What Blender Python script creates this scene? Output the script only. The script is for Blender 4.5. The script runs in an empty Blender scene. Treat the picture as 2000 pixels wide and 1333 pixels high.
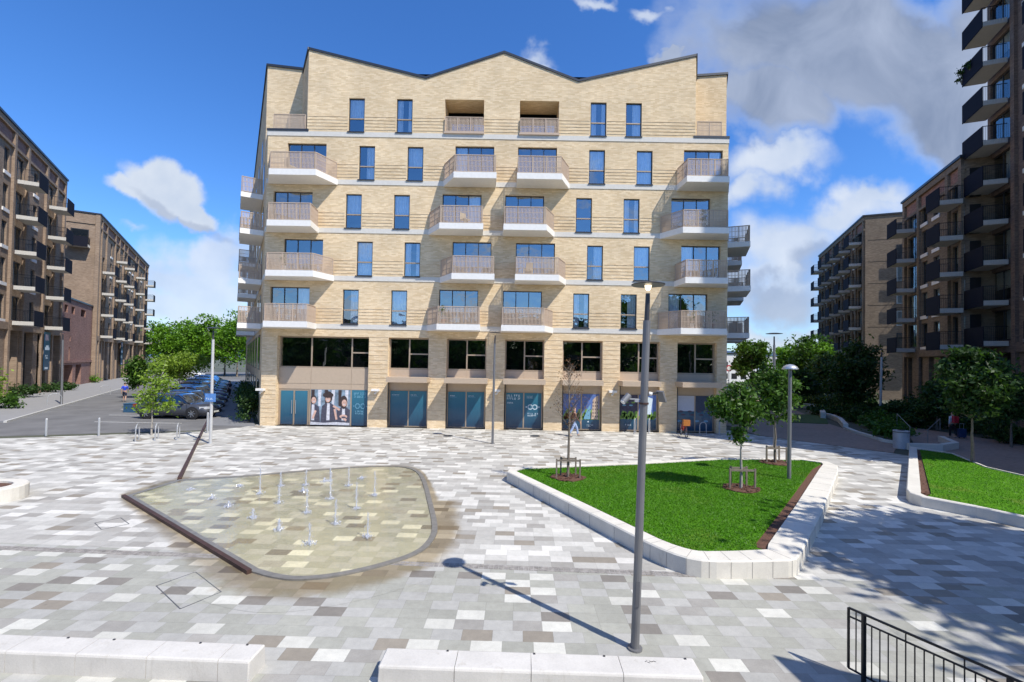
import bpy, bmesh, math, random
import numpy as np
from mathutils import Vector, Matrix
R_ = math.radians
scene = bpy.context.scene
COL = scene.collection
random.seed(7)
# ------------------------------------------------------------------ camera
FPX = 900.0; RHO = R_(1.0); TH = R_(1.146); SH = 22.0; CAMZ = 4.5
Fw = Vector((0, math.cos(TH), math.sin(TH)))
U0 = Vector((0, -math.sin(TH), math.cos(TH))); R0 = Vector((1, 0, 0))
RV = R0*math.cos(RHO) + U0*math.sin(RHO); UV = U0*math.cos(RHO) - R0*math.sin(RHO)
cd = bpy.data.cameras.new('camera'); cam = bpy.data.objects.new('camera', cd); COL.objects.link(cam)
M = Matrix.Identity(4)
for i in range(3):
    M[i][0] = RV[i]; M[i][1] = UV[i]; M[i][2] = -Fw[i]
M[2][3] = CAMZ
cam.matrix_world = M
cd.sensor_width = 36; cd.lens = FPX/2000*36; cd.shift_y = SH/2000; cd.clip_end = 8000; cd.clip_start = 0.1
scene.camera = cam
# ------------------------------------------------------------------ light
SUN = Vector((3.36, -3.02, 5.75)).normalized()
el = math.asin(SUN.z); az = math.atan2(SUN.x, SUN.y)
sl = bpy.data.lights.new('sun', 'SUN'); sl.energy = 5.0; sl.angle = R_(0.53); sl.color = (1, .95, .86)
so = bpy.data.objects.new('sun', sl); COL.objects.link(so); so.rotation_euler = SUN.to_track_quat('Z', 'Y').to_euler()
w = bpy.data.worlds.new('World'); scene.world = w; w.use_nodes = True
scene.view_settings.view_transform = 'Standard'; scene.view_settings.look = 'None'
scene.view_settings.exposure = 0.15; scene.view_settings.gamma = 1

class NT:
    def __init__(s, tree): s.t = tree; s.n = tree.nodes; s.l = tree.links
    def add(s, typ, **kw):
        n = s.n.new(typ)
        for k, v in kw.items(): setattr(n, k, v)
        return n
    def put(s, sock, v):
        if isinstance(v, bpy.types.NodeSocket): s.l.new(v, sock)
        elif v is not None:
            if sock.type == 'RGBA' and hasattr(v, '__len__') and len(v) == 3: v = (*v, 1)
            sock.default_value = v
    def math(s, op, a, b=None, c=None, clamp=False):
        n = s.add('ShaderNodeMath', operation=op); n.use_clamp = clamp
        s.put(n.inputs[0], a); s.put(n.inputs[1], b)
        if c is not None: s.put(n.inputs[2], c)
        return n.outputs[0]
    def vmath(s, op, a, b=None, sc=None):
        n = s.add('ShaderNodeVectorMath', operation=op)
        s.put(n.inputs[0], a); s.put(n.inputs[1], b)
        if sc is not None: s.put(n.inputs['Scale'], sc)
        return n.outputs['Value'] if op in ('LENGTH', 'DOT_PRODUCT', 'DISTANCE') else n.outputs[0]
    def comb(s, x=0., y=0., z=0.):
        n = s.add('ShaderNodeCombineXYZ'); s.put(n.inputs[0], x); s.put(n.inputs[1], y); s.put(n.inputs[2], z); return n.outputs[0]
    def sep(s, v):
        n = s.add('ShaderNodeSeparateXYZ'); s.put(n.inputs[0], v); return n.outputs
    def noise(s, v, scale=5., detail=3., rough=.5, dist=0., out='Fac'):
        n = s.add('ShaderNodeTexNoise'); s.put(n.inputs['Vector'], v); s.put(n.inputs['Scale'], scale)
        n.inputs['Detail'].default_value = detail; n.inputs['Roughness'].default_value = rough; n.inputs['Distortion'].default_value = dist
        return n.outputs[out]
    def mix(s, f, a, b, blend='MIX'):
        n = s.add('ShaderNodeMix', data_type='RGBA', blend_type=blend)
        s.put(n.inputs[0], f); s.put(n.inputs[6], a); s.put(n.inputs[7], b); return n.outputs[2]
    def ramp(s, f, stops, interp='LINEAR'):
        n = s.add('ShaderNodeValToRGB'); cr = n.color_ramp; cr.interpolation = interp
        while len(cr.elements) < len(stops): cr.elements.new(.5)
        for e, (p, c) in zip(cr.elements, stops):
            e.position = p; e.color = (*c, 1) if hasattr(c, '__len__') else (c, c, c, 1)
        s.put(n.inputs[0], f); return n.outputs[0]
    def maprange(s, v, a, b, c=0., d=1., smooth=False):
        n = s.add('ShaderNodeMapRange'); n.interpolation_type = 'SMOOTHSTEP' if smooth else 'LINEAR'
        s.put(n.inputs[0], v); n.inputs[1].default_value = a; n.inputs[2].default_value = b
        n.inputs[3].default_value = c; n.inputs[4].default_value = d; return n.outputs[0]
    def bump(s, h, strength=.3, dist=.02):
        n = s.add('ShaderNodeBump'); s.put(n.inputs['Height'], h); n.inputs['Strength'].default_value = strength; n.inputs['Distance'].default_value = dist
        return n.outputs[0]

# ------------------------------------------------------------------ sky with clouds
def make_world():
    t = NT(w.node_tree); t.n.clear()
    sky = t.add('ShaderNodeTexSky', sky_type='NISHITA'); sky.sun_disc = False
    sky.sun_elevation = el; sky.sun_rotation = az
    sky.altitude = 50; sky.air_density = 1.0; sky.dust_density = .25; sky.ozone_density = 3.0
    hs = t.add('ShaderNodeHueSaturation'); t.put(hs.inputs['Color'], sky.outputs[0]); hs.inputs['Saturation'].default_value = 1.2; hs.inputs['Value'].default_value = 1.0
    bg = t.add('ShaderNodeBackground'); t.put(bg.inputs[0], t.mix(1., hs.outputs[0], (.76, .97, 1.28), 'MULTIPLY')); bg.inputs[1].default_value = SKYS
    tc = t.add('ShaderNodeTexCoord'); d = tc.outputs['Generated']
    x, y, z = t.sep(d)
    ay = t.math('MAXIMUM', t.math('ABSOLUTE', y), .05)
    u = t.math('DIVIDE', x, ay); v = t.math('DIVIDE', z, ay)
    p0 = t.comb(u, v, 0.)
    wv = t.noise(p0, 4.5, 5., .52, .0, 'Color')
    wv2 = t.noise(p0, 24., 4., .6, .0, 'Color')
    off = t.vmath('SCALE', t.vmath('SUBTRACT', wv, (.5, .5, .5)), sc=.26)
    off2 = t.vmath('SCALE', t.vmath('SUBTRACT', wv2, (.5, .5, .5)), sc=.028)
    p = t.vmath('ADD', t.vmath('ADD', p0, off), off2)
    pl = t.vmath('ADD', t.vmath('ADD', p0, t.vmath('SCALE', t.vmath('SUBTRACT', wv, (.5, .5, .5)), sc=.07)), off2)
    def blob(cx, cy, rx, ry, rot=0., src=None, gain=1.):
        U = (cx-1000)/900; V = (706+.0175*(cx-1000)-cy)/900
        q = t.vmath('SUBTRACT', src or p, (U, V, 0.))
        m = t.add('ShaderNodeVectorRotate', rotation_type='Z_AXIS'); t.put(m.inputs['Vector'], q); m.inputs['Angle'].default_value = R_(rot)
        q = t.vmath('MULTIPLY', m.outputs[0], (900/rx, 900/ry, 0.))
        return t.math('MULTIPLY', t.math('SUBTRACT', 1., t.vmath('LENGTH', q)), gain)
    def mx(l):
        r = l[0]
        for a in l[1:]: r = t.math('MAXIMUM', r, a)
        return r
    # crisp cumulus on the left
    cum = mx([blob(298, 368, 92, 40, 28, pl), blob(300, 338, 50, 42, 0, pl), blob(345, 372, 62, 44, 38, pl), blob(255, 362, 70, 26, 10, pl), blob(375, 412, 62, 26, 42, pl)])
    low = mx([blob(350, 540, 170, 95, 8), blob(300, 600, 260, 60, 0), blob(410, 500, 90, 60), blob(240, 430, 45, 12, 0, None, .45), blob(420, 600, 120, 70), blob(150, 640, 260, 50, 0)])
    big = mx([blob(1700, 110, 420, 150, 18), blob(1560, 60, 260, 120, 0), blob(1900, 200, 260, 130, 0), blob(1520, 200, 150, 95, 20), blob(2060, 60, 300, 200, 0), blob(1330, 90, 50, 24, 20)])
    rlow = mx([blob(1520, 315, 130, 48, 5), blob(1640, 430, 170, 55, -14), blob(1540, 490, 140, 80, -10), blob(1520, 560, 160, 75, 0), blob(1700, 400, 110, 36, -25), blob(1500, 640, 190, 34, 0), blob(1470, 370, 60, 50)])
    puff = mx([blob(1045, 105, 56, 30, 8), blob(1000, 90, 30, 14, 20), blob(1150, 8, 50, 16, 0), blob(1275, 5, 48, 20, 0), blob(1075, 118, 30, 18, 0)])
    far = t.maprange(v, .16, .02, 0., .32)
    n1 = t.noise(p0, 7., 5., .5)
    jag = t.math('MULTIPLY', t.math('SUBTRACT', n1, .5), .9)
    dens = mx([t.maprange(t.math('ADD', cum, t.math('MULTIPLY', jag, .18)), -.13, .30, 0., 1., True),
               t.maprange(t.math('ADD', low, jag), -.1, .75, 0., .85, True),
               t.maprange(t.math('ADD', big, t.math('MULTIPLY', jag, .45)), -.08, .42, 0., 1., True),
               t.maprange(t.math('ADD', rlow, jag), -.15, .7, 0., .9, True),
               t.maprange(t.math('ADD', puff, jag), -.12, .8, 0., .75, True)])
    front = t.math('GREATER_THAN', y, 0.)
    # behind the viewer: scattered clouds, for the windows to mirror
    pb = t.comb(t.math('DIVIDE', x, t.math('MAXIMUM', z, .12)), t.math('DIVIDE', y, t.math('MAXIMUM', z, .12)), 0.)
    nb = t.maprange(t.noise(pb, .8, 6., .6), .50, .68, 0., .8, True)
    dens = t.math('ADD', t.math('MULTIPLY', dens, front), t.math('MULTIPLY', nb, t.math('SUBTRACT', 1., front)))
    dens = t.math('MULTIPLY', dens, t.math('GREATER_THAN', z, -.01))
    dens = t.math('MAXIMUM', dens, t.math('MULTIPLY', far, t.maprange(n1, .35, .6)))
    # cloud shade: grey in the heart of the big cloud and along flat bases
    core = t.maprange(t.math('ADD', big, t.math('MULTIPLY', jag, .9)), .0, .34, 0., 1., True)
    base = t.maprange(t.math('ADD', mx([blob(350, 424, 130, 14, 28, pl), blob(1530, 585, 150, 50, 0), blob(1490, 560, 80, 30, 0), blob(1600, 520, 70, 36, 0)]), t.math('MULTIPLY', jag, .5)), -.1, .5, 0., .62, True)
    sh = t.math('MAXIMUM', t.math('MULTIPLY', core, front), base)
    n2 = t.noise(p0, 4.5, 5., .55, .6)
    grey = t.mix(t.maprange(n2, .3, .7), (.22, .29, .45), (.42, .50, .68))
    col = t.mix(t.math('MULTIPLY', sh, .95), t.mix(t.maprange(n1, .3, .7), (.56, .66, .83), (.80, .86, .95)), grey)
    cb = t.add('ShaderNodeBackground'); t.put(cb.inputs[0], col); cb.inputs[1].default_value = .9
    ms = t.add('ShaderNodeMixShader'); t.put(ms.inputs[0], dens); t.l.new(bg.outputs[0], ms.inputs[1]); t.l.new(cb.outputs[0], ms.inputs[2])
    o = t.add('ShaderNodeOutputWorld'); t.l.new(ms.outputs[0], o.inputs[0])
SKYS = 0.15
make_world()

# ------------------------------------------------------------------ pixel helpers (photo pixels to metres)
def ray(px, py):
    return Fw + RV*((px-1000)/FPX) - UV*((py-666.5-SH)/FPX)
def gnd(px, py, z=0.):
    d = ray(px, py); k = (z-CAMZ)/d.z
    return (d.x*k, d.y*k)
D = 30.5
def fac(px, py, Y=D):
    d = ray(px, py); k = Y/d.y
    return (d.x*k, CAMZ+d.z*k)

# ------------------------------------------------------------------ materials
def mat(name):
    m = bpy.data.materials.new(name); m.use_nodes = True
    t = NT(m.node_tree); b = t.n['Principled BSDF']; return m, t, b
def plain(name, c, rough=.6, metal=0., var=.12, scale=6., spec=.5, bump=0.):
    m, t, b = mat(name)
    g = t.add('ShaderNodeNewGeometry')
    n = t.noise(g.outputs['Position'], scale, 4., .6)
    k = t.maprange(n, .25, .75, 1-var, 1+var)
    t.put(b.inputs['Base Color'], t.vmath('SCALE', tuple(c), sc=k))
    b.inputs['Roughness'].default_value = rough; b.inputs['Metallic'].default_value = metal
    b.inputs['Specular IOR Level'].default_value = spec
    if bump: t.put(b.inputs['Normal'], t.bump(n, bump, .02))
    return m
def brick(name, c1, c2, mortar, streak=.25):
    m, t, b = mat(name)
    uv = t.add('ShaderNodeUVMap').outputs[0]
    br = t.add('ShaderNodeTexBrick'); t.put(br.inputs['Vector'], uv)
    t.put(br.inputs['Color1'], c1); t.put(br.inputs['Color2'], c2); t.put(br.inputs['Mortar'], mortar)
    br.inputs['Scale'].default_value = 1; br.inputs['Brick Width'].default_value = .29; br.inputs['Row Height'].default_value = .08
    br.inputs['Mortar Size'].default_value = .007; br.inputs['Mortar Smooth'].default_value = .3; br.inputs['Bias'].default_value = -.1
    s = t.vmath('MULTIPLY', uv, (.9, 7., 1.))
    n = t.noise(s, 1.6, 3., .6); n2 = t.noise(uv, .45, 3., .5); n3 = t.noise(t.vmath('MULTIPLY', uv, (1.3, 9., 1.)), 1.9, 3., .8)
    k = t.maprange(n, .3, .7, 1-streak, 1+streak); k2 = t.maprange(n2, .3, .7, .9, 1.1); k3 = t.maprange(n3, .3, .7, 1-streak*.7, 1+streak*.7)
    c = t.vmath('SCALE', br.outputs[0], sc=t.math('MULTIPLY', t.math('MULTIPLY', k, k2), k3))
    t.put(b.inputs['Base Color'], c); b.inputs['Roughness'].default_value = .88; b.inputs['Specular IOR Level'].default_value = .2
    st = t.maprange(t.noise(t.vmath('MULTIPLY', uv, (1.1, .18, 1.)), 1.4, 5., .7), .55, .8, 0., .22, True); c = t.mix(st, c, t.mix(1., c, (.72, .70, .68), 'MULTIPLY')); t.put(b.inputs['Base Color'], c)
    t.put(b.inputs['Normal'], t.bump(t.math('ADD', br.outputs['Fac'], t.math('MULTIPLY', n3, -1.)), .35, .01))
    return m
def stone(name, c, scale=2.5, rough=.75):
    m, t, b = mat(name)
    P = t.add('ShaderNodeNewGeometry').outputs['Position']
    n1 = t.noise(P, scale, 6., .65); n2 = t.noise(t.vmath('MULTIPLY', P, (3., 3., .5)), 2.2, 5., .7); n3 = t.noise(P, 45., 3., .7); n4 = t.noise(P, .8, 3., .5)
    k = t.math('MULTIPLY', t.math('MULTIPLY', t.maprange(n1, .3, .7, .92, 1.06), t.maprange(n3, .3, .7, .94, 1.06)), t.maprange(n4, .3, .7, .93, 1.05))
    c2 = t.vmath('SCALE', tuple(c), sc=k)
    st = t.maprange(n2, .56, .74, 0., .38, True)
    c3 = t.mix(st, c2, (c[0]*.62, c[1]*.58, c[2]*.5))
    vo = t.add('ShaderNodeTexVoronoi'); t.put(vo.inputs['Vector'], P); vo.inputs['Scale'].default_value = 9.
    c3 = t.mix(t.math('MULTIPLY', t.math('LESS_THAN', vo.outputs['Distance'], .05), .35), c3, (.2, .18, .15))
    t.put(b.inputs['Base Color'], c3); b.inputs['Roughness'].default_value = rough; b.inputs['Specular IOR Level'].default_value = .3
    t.put(b.inputs['Normal'], t.bump(t.math('ADD', n3, n1), .25, .008)); return m
def glass(name, tint=(.75, .8, .82), refl=.36, rough=.015):
    m, t, b = mat(name); t.n.remove(b)
    tr = t.add('ShaderNodeBsdfTransparent'); t.put(tr.inputs[0], tint)
    gl = t.add('ShaderNodeBsdfGlossy'); gl.inputs['Roughness'].default_value = rough; t.put(gl.inputs['Color'], (.95, 1., 1.))
    g = t.add('ShaderNodeNewGeometry')
    t.put(gl.inputs['Normal'], t.bump(t.noise(g.outputs['Position'], .9, 2., .5), .3, .05))
    lw = t.add('ShaderNodeLayerWeight'); lw.inputs['Blend'].default_value = .25
    f = t.maprange(lw.outputs['Fresnel'], 0., 1., refl, 1.)
    ms = t.add('ShaderNodeMixShader'); t.put(ms.inputs[0], f); t.l.new(tr.outputs[0], ms.inputs[1]); t.l.new(gl.outputs[0], ms.inputs[2])
    t.l.new(ms.outputs[0], t.n['Material Output'].inputs[0]); return m
def leafmat(name, c1, c2, c3=None):
    m, t, b = mat(name)
    g = t.add('ShaderNodeNewGeometry')
    r = g.outputs['Random Per Island']
    n = t.noise(g.outputs['Position'], 1.1, 2., .5)
    f = t.math('ADD', t.math('MULTIPLY', r, .6), t.math('MULTIPLY', n, .5), clamp=True)
    st = [(.2, c1), (.8, c2)] + ([(1., c3)] if c3 else [])
    c = t.ramp(f, st)
    t.put(b.inputs['Base Color'], c); b.inputs['Roughness'].default_value = .5; b.inputs['Specular IOR Level'].default_value = .35
    tl = t.add('ShaderNodeBsdfTranslucent'); t.put(tl.inputs[0], t.mix(1., c, (1.15, 1.25, .45), 'MULTIPLY'))
    ms = t.add('ShaderNodeMixShader'); ms.inputs[0].default_value = .3
    t.l.new(b.outputs[0], ms.inputs[1]); t.l.new(tl.outputs[0], ms.inputs[2]); t.l.new(ms.outputs[0], t.n['Material Output'].inputs[0])
    return m
def paver(name, tint=(1, 1, 1), rough=.75, wet=False, w_=.5, h_=.3, flat=False, brown=False):
    m, t, b = mat(name)
    P = t.add('ShaderNodeNewGeometry').outputs['Position']
    x, y, z = t.sep(P)
    ang = .012
    yr = t.math('ADD', y, t.math('MULTIPLY', x, ang))
    row = t.math('FLOOR', t.math('DIVIDE', yr, h_))
    wn = t.add('ShaderNodeTexWhiteNoise', noise_dimensions='1D'); t.put(wn.inputs['W'], row)
    xo = t.math('ADD', t.math('DIVIDE', t.math('SUBTRACT', x, t.math('MULTIPLY', y, ang)), w_), t.math('MULTIPLY', t.math('FLOOR', t.math('MULTIPLY', wn.outputs[0], 3.)), .333))
    col = t.math('FLOOR', xo)
    wn2 = t.add('ShaderNodeTexWhiteNoise', noise_dimensions='2D'); t.put(wn2.inputs['Vector'], t.comb(col, row, 0.))
    par = t.math('MODULO', t.math('ADD', t.math('ADD', col, row), 4000.), 2.)
    rr0 = wn2.outputs['Value']; r = t.math('MULTIPLY', t.math('ADD', rr0, par), .5)
    wn3 = t.add('ShaderNodeTexWhiteNoise', noise_dimensions='2D'); t.put(wn3.inputs['Vector'], t.comb(t.math('ADD', col, 57.), row, 0.))
    base = (.355, .351, .305); W = (.56, .548, .49); G = (.225, .207, .182); G2 = (.28, .25, .205)
    if brown: base = (.31, .225, .175); W = (.33, .24, .19); G = (.28, .205, .16); G2 = (.295, .215, .17)
    cn = t.ramp(r, [(0., G), (.055, G2), (.10, (.335, .32, .29) if not brown else base), (.16, base), (.55, (.40, .392, .362) if not brown else W), (.87, W)], 'CONSTANT')
    cf = t.ramp(rr0, [(0., G2), (.07, (.32, .305, .275)), (.15, (.37, .352, .318)), (.24, (.42, .405, .37)), (.50, (.47, .455, .415)), (.66, (.54, .525, .48)), (.82, (.62, .60, .55))], 'CONSTANT')
    far = t.math('GREATER_THAN', t.math('ADD', y, t.math('MULTIPLY', x, .06)), 10.28)
    c = cn if (flat or brown) else t.mix(far, cn, cf)
    fx = t.math('FRACT', xo); fy = t.math('FRACT', t.math('DIVIDE', yr, h_))
    jx = t.math('LESS_THAN', t.math('MINIMUM', fx, t.math('SUBTRACT', 1., fx)), .010)
    jy = t.math('LESS_THAN', t.math('MINIMUM', fy, t.math('SUBTRACT', 1., fy)), .016)
    j = t.math('MAXIMUM', jx, jy)
    n = t.noise(P, 3.5, 5., .65); n2 = t.noise(P, .35, 3., .5); n3 = t.noise(P, 60., 2., .6)
    k = t.math('MULTIPLY', t.math('MULTIPLY', t.maprange(n, .3, .7, .93, 1.07), t.maprange(n2, .3, .7, .92, 1.06)), t.maprange(n3, .3, .7, .93, 1.07))
    k = t.math('MULTIPLY', k, t.maprange(wn3.outputs[0], 0., 1., .92, 1.08))
    k = t.math('MULTIPLY', k, t.math('SUBTRACT', 1., t.math('MULTIPLY', j, .17)))
    c = t.vmath('SCALE', t.mix(1., c, tint, 'MULTIPLY'), sc=k)
    gr = t.noise(P, .9, 6., .7); c = t.mix(t.maprange(gr, .54, .76, 0., .22, True), c, (.20, .185, .155))
    tone = t.maprange(t.noise(P, 9., 4., .7), .35, .65, .95, 1.05); c = t.vmath('SCALE', c, sc=tone)
    # dark specks of old gum and dirt
    vo = t.add('ShaderNodeTexVoronoi'); t.put(vo.inputs['Vector'], P); vo.inputs['Scale'].default_value = 1.3
    sp = t.math('LESS_THAN', vo.outputs['Distance'], .028)
    c = t.mix(t.math('MULTIPLY', sp, .35), c, (.12, .11, .10))
    b.inputs['Roughness'].default_value = rough; b.inputs['Specular IOR Level'].default_value = .3
    if wet:
        at = t.add('ShaderNodeAttribute', attribute_name='wet').outputs['Fac']
        f = t.maprange(t.math('ADD', at, t.math('MULTIPLY', t.math('SUBTRACT', t.noise(P, 2.2, 5., .6), .5), .55)), .22, .62, 0., 1., True)
        f = t.math('MULTIPLY', f, t.math('MINIMUM', t.math('MULTIPLY', at, 8.), 1.))
        c = t.mix(f, c, t.mix(1., c, (.64, .55, .41), 'MULTIPLY'))
        t.put(b.inputs['Roughness'], t.maprange(f, 0., 1., rough, .3))
    t.put(b.inputs['Base Color'], c)
    t.put(b.inputs['Normal'], t.bump(t.math('ADD', t.math('MULTIPLY', j, -1.), t.math('MULTIPLY', n3, .3)), .25, .006))
    return m

BUFF = brick('buff_brick', (.655, .487, .288), (.81, .643, .424), (.63, .52, .37), .055)
BROWN = brick('brown_brick', (.25, .178, .128), (.335, .25, .182), (.31, .24, .17), .15)
BROWN2 = brick('shaded_brown_brick', (.18, .138, .098), (.26, .205, .145), (.22, .17, .13), .15)  # brown brick with the shade of the right hand side put into its colour
RED = brick('red_brick', (.24, .125, .10), (.34, .20, .155), (.28, .2, .17), .18)
DBROWN = brick('dark_brick', (.16, .112, .088), (.235, .17, .13), (.2, .15, .12), .15)
WHITE = plain('white_render', (.77, .745, .70), .7, var=.05)
COPING = plain('dark_coping', (.03, .035, .045), .4, var=.1)
BRONZE = plain('bronze_frame', (.40, .31, .22), .45, .2, var=.04)
SPAND = plain('bronze_panel', (.50, .39, .28), .5, .1, var=.04)
RAILM = plain('taupe_railing', (.50, .39, .30), .7, .0, var=.04, spec=.15)
DKFRAME = plain('dark_frame', (.035, .035, .04), .4, var=.1)
NAVY = plain('navy_panel', (.012, .013, .022), .8, var=.15, spec=.12)
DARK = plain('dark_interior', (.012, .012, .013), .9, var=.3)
CURT = plain('curtain', (.88, .89, .9), .9, var=.12, scale=4.)
SILVER = plain('light_metal', (.45, .46, .47), .4, .3, var=.06)
GREYP = plain('grey_metal_pole', (.20, .20, .205), .45, .35, var=.08, scale=3.)
PALEP = plain('pale_metal_pole', (.50, .50, .49), .5, .1, var=.05)
SLATE = plain('pole_dark_metal', (.07, .07, .075), .4, .4)
BLACK = plain('black_metal', (.012, .012, .014), .4, .2, var=.2)
GLASS = glass('window_glass', (.95, .97, .98), .32); GLASSB = glass('shop_glass', (.55, .6, .6), .22); GLASSD = glass('podium_glass', (.5, .56, .56), .26)
BANDM = plain('stone_band', (.62, .59, .53), .75, var=.06)
SLABM = plain('slab_concrete', (.50, .48, .44), .8, var=.06)
CONC = stone('white_concrete', (.66, .625, .55))
ASPH = plain('asphalt', (.155, .152, .15), .9, var=.26, scale=.55, bump=.2)
PAVE = plain('grey_pavement', (.27, .265, .262), .85, var=.08, scale=1.5)
PAINT = plain('white_line_paint', (.5, .49, .46), .7, var=.15)
GROUND = plain('ground_surface', (.10, .105, .07), .95, var=.3, scale=.05)
BARK = plain('bark', (.19, .155, .12), .9, var=.3, scale=9., bump=.5)
BARKL = plain('pale_bark', (.34, .31, .27), .85, var=.25, scale=12., bump=.4)
MULCH = plain('bark_mulch', (.115, .055, .035), .95, var=.55, scale=22., bump=1.)
WOOD = plain('stake_wood', (.20, .165, .13), .8, var=.2)
CORTEN = plain('corten_steel', (.075, .04, .032), .6, .2, var=.3)
RIM = plain('pool_rim_metal', (.24, .23, .21), .5, .3, var=.2)
LEAF_M = leafmat('leaf_mid', (.026, .068, .009), (.075, .165, .018), (.15, .26, .03))
LEAF_D = leafmat('leaf_dark', (.018, .045, .012), (.050, .108, .020), (.09, .17, .03))
LEAF_L = leafmat('leaf_light', (.11, .19, .02), (.24, .36, .04), (.36, .46, .07))
LEAF_B = leafmat('leaf_bright', (.06, .15, .008), (.15, .32, .018), (.26, .44, .03))
LEAF_R = leafmat('leaf_reddish', (.10, .035, .02), (.17, .09, .035), (.12, .13, .04))
PAV = paver('plaza_pavers', wet=True)
PAVP = paver('pool_pavers', tint=(1.18, 1.15, 1.02), rough=.3, flat=True)
PAVB = paver('brown_block_paving', brown=True, w_=.2, h_=.1)

# ------------------------------------------------------------------ mesh builder
class MB:
    def __init__(s): s.v = []; s.f = []; s.m = []
    def quad(s, *p, m=0):
        i = len(s.v); s.v += [tuple(q) for q in p]; s.f.append(tuple(range(i, i+len(p)))); s.m.append(m)
    def box(s, x0, x1, y0, y1, z0, z1, m=0):
        i = len(s.v)
        s.v += [(x, y, z) for z in (z0, z1) for y in (y0, y1) for x in (x0, x1)]
        for f in ((0, 2, 3, 1), (4, 5, 7, 6), (0, 1, 5, 4), (2, 6, 7, 3), (0, 4, 6, 2), (1, 3, 7, 5)):
            s.f.append(tuple(i+k for k in f)); s.m.append(m)
    def prism(s, pts, z0, z1, m=0):
        n = len(pts); i = len(s.v)
        a = sum(pts[k][0]*pts[(k+1) % n][1]-pts[(k+1) % n][0]*pts[k][1] for k in range(n))
        if a < 0: pts = pts[::-1]
        zf0 = z0 if callable(z0) else (lambda *a: z0); zf1 = z1 if callable(z1) else (lambda *a: z1)
        s.v += [(x, y, zf0(x, y)) for x, y in pts]+[(x, y, zf1(x, y)) for x, y in pts]
        s.f.append(tuple(i+n-1-k for k in range(n))); s.m.append(m)
        s.f.append(tuple(i+n+k for k in range(n))); s.m.append(m)
        for k in range(n):
            s.f.append((i+k, i+(k+1) % n, i+n+(k+1) % n, i+n+k)); s.m.append(m)
    def tube(s, p0, p1, r0, r1=None, n=8, m=0, caps=True):
        r1 = r0 if r1 is None else r1
        p0 = Vector(p0); p1 = Vector(p1); d = (p1-p0)
        if d.length < 1e-6: return
        d.normalize(); a = d.orthogonal().normalized(); b = d.cross(a); i = len(s.v)
        for p, r in ((p0, r0), (p1, r1)):
            for k in range(n):
                q = p+(a*math.cos(2*math.pi*k/n)+b*math.sin(2*math.pi*k/n))*r; s.v.append(tuple(q))
        for k in range(n):
            k2 = (k+1) % n; s.f.append((i+k, i+k2, i+n+k2, i+n+k)); s.m.append(m)
        if caps:
            s.f.append(tuple(i+n-1-k for k in range(n))); s.m.append(m)
            s.f.append(tuple(i+n+k for k in range(n))); s.m.append(m)
    def bar(s, p0, p1, w, h, m=0):
        p0 = Vector(p0); p1 = Vector(p1); d = (p1-p0).normalized()
        a = d.cross(Vector((0, 0, 1)))
        if a.length < 1e-3: a = Vector((1, 0, 0))
        a.normalize(); b = a.cross(d); i = len(s.v)
        for p in (p0, p1):
            for q in ((-1, -1), (1, -1), (1, 1), (-1, 1)): s.v.append(tuple(p+a*q[0]*w/2+b*q[1]*h/2))
        for f in ((0, 3, 2, 1), (4, 5, 6, 7), (0, 1, 5, 4), (1, 2, 6, 5), (2, 3, 7, 6), (3, 0, 4, 7)):
            s.f.append(tuple(i+k for k in f)); s.m.append(m)
    def lathe(s, prof, c=(0, 0, 0), n=16, m=0, axis='Z'):
        i = len(s.v); L = len(prof)
        for r, z in prof:
            for k in range(n):
                a = 2*math.pi*k/n
                if axis == 'Z': s.v.append((c[0]+r*math.cos(a), c[1]+r*math.sin(a), c[2]+z))
                elif axis == 'Y': s.v.append((c[0]+r*math.cos(a), c[1]+z, c[2]+r*math.sin(a)))
                else: s.v.append((c[0]+z, c[1]+r*math.cos(a), c[2]+r*math.sin(a)))
        for j in range(L-1):
            for k in range(n):
                k2 = (k+1) % n; s.f.append((i+j*n+k, i+j*n+k2, i+(j+1)*n+k2, i+(j+1)*n+k)); s.m.append(m)
    def mesh(s, name, mats):
        me = bpy.data.meshes.new(name); me.from_pydata(s.v, [], s.f)
        mats = mats if isinstance(mats, (list, tuple)) else [mats]
        for q in mats: me.materials.append(q)
        if len(mats) > 1: me.polygons.foreach_set('material_index', s.m)
        uv = me.uv_layers.new(name='UVMap').data
        for p in me.polygons:
            n = p.normal
            if abs(n.z) > .7:
                for li in p.loop_indices:
                    c = me.vertices[me.loops[li].vertex_index].co; uv[li].uv = (c.x, c.y)
            else:
                tx, ty = -n.y, n.x; q = math.hypot(tx, ty) or 1; tx /= q; ty /= q
                for li in p.loop_indices:
                    c = me.vertices[me.loops[li].vertex_index].co; uv[li].uv = (c.x*tx+c.y*ty, c.z)
        return me
    def build(s, name, mats, parent=None, smooth=False, loc=None):
        me = s.mesh(name, mats)
        if smooth: me.polygons.foreach_set('use_smooth', [True]*len(me.polygons))
        return link(name, me, parent, loc)
def link(name, me, parent=None, loc=None, rotz=None):
    o = bpy.data.objects.new(name, me); COL.objects.link(o)
    if parent is not None: o.parent = parent
    if loc is not None: o.location = loc
    if rotz is not None: o.rotation_euler = (0, 0, rotz)
    return o
def tag(o, label, cat, group=None):
    o['label'] = label; o['category'] = cat
    if group: o['group'] = group
    return o
def thing(name, label, cat, loc=(0, 0, 0), rotz=0., group=None):
    o = bpy.data.objects.new(name, None); COL.objects.link(o); o.location = loc; o.rotation_euler = (0, 0, rotz)
    return tag(o, label, cat, group)
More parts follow.
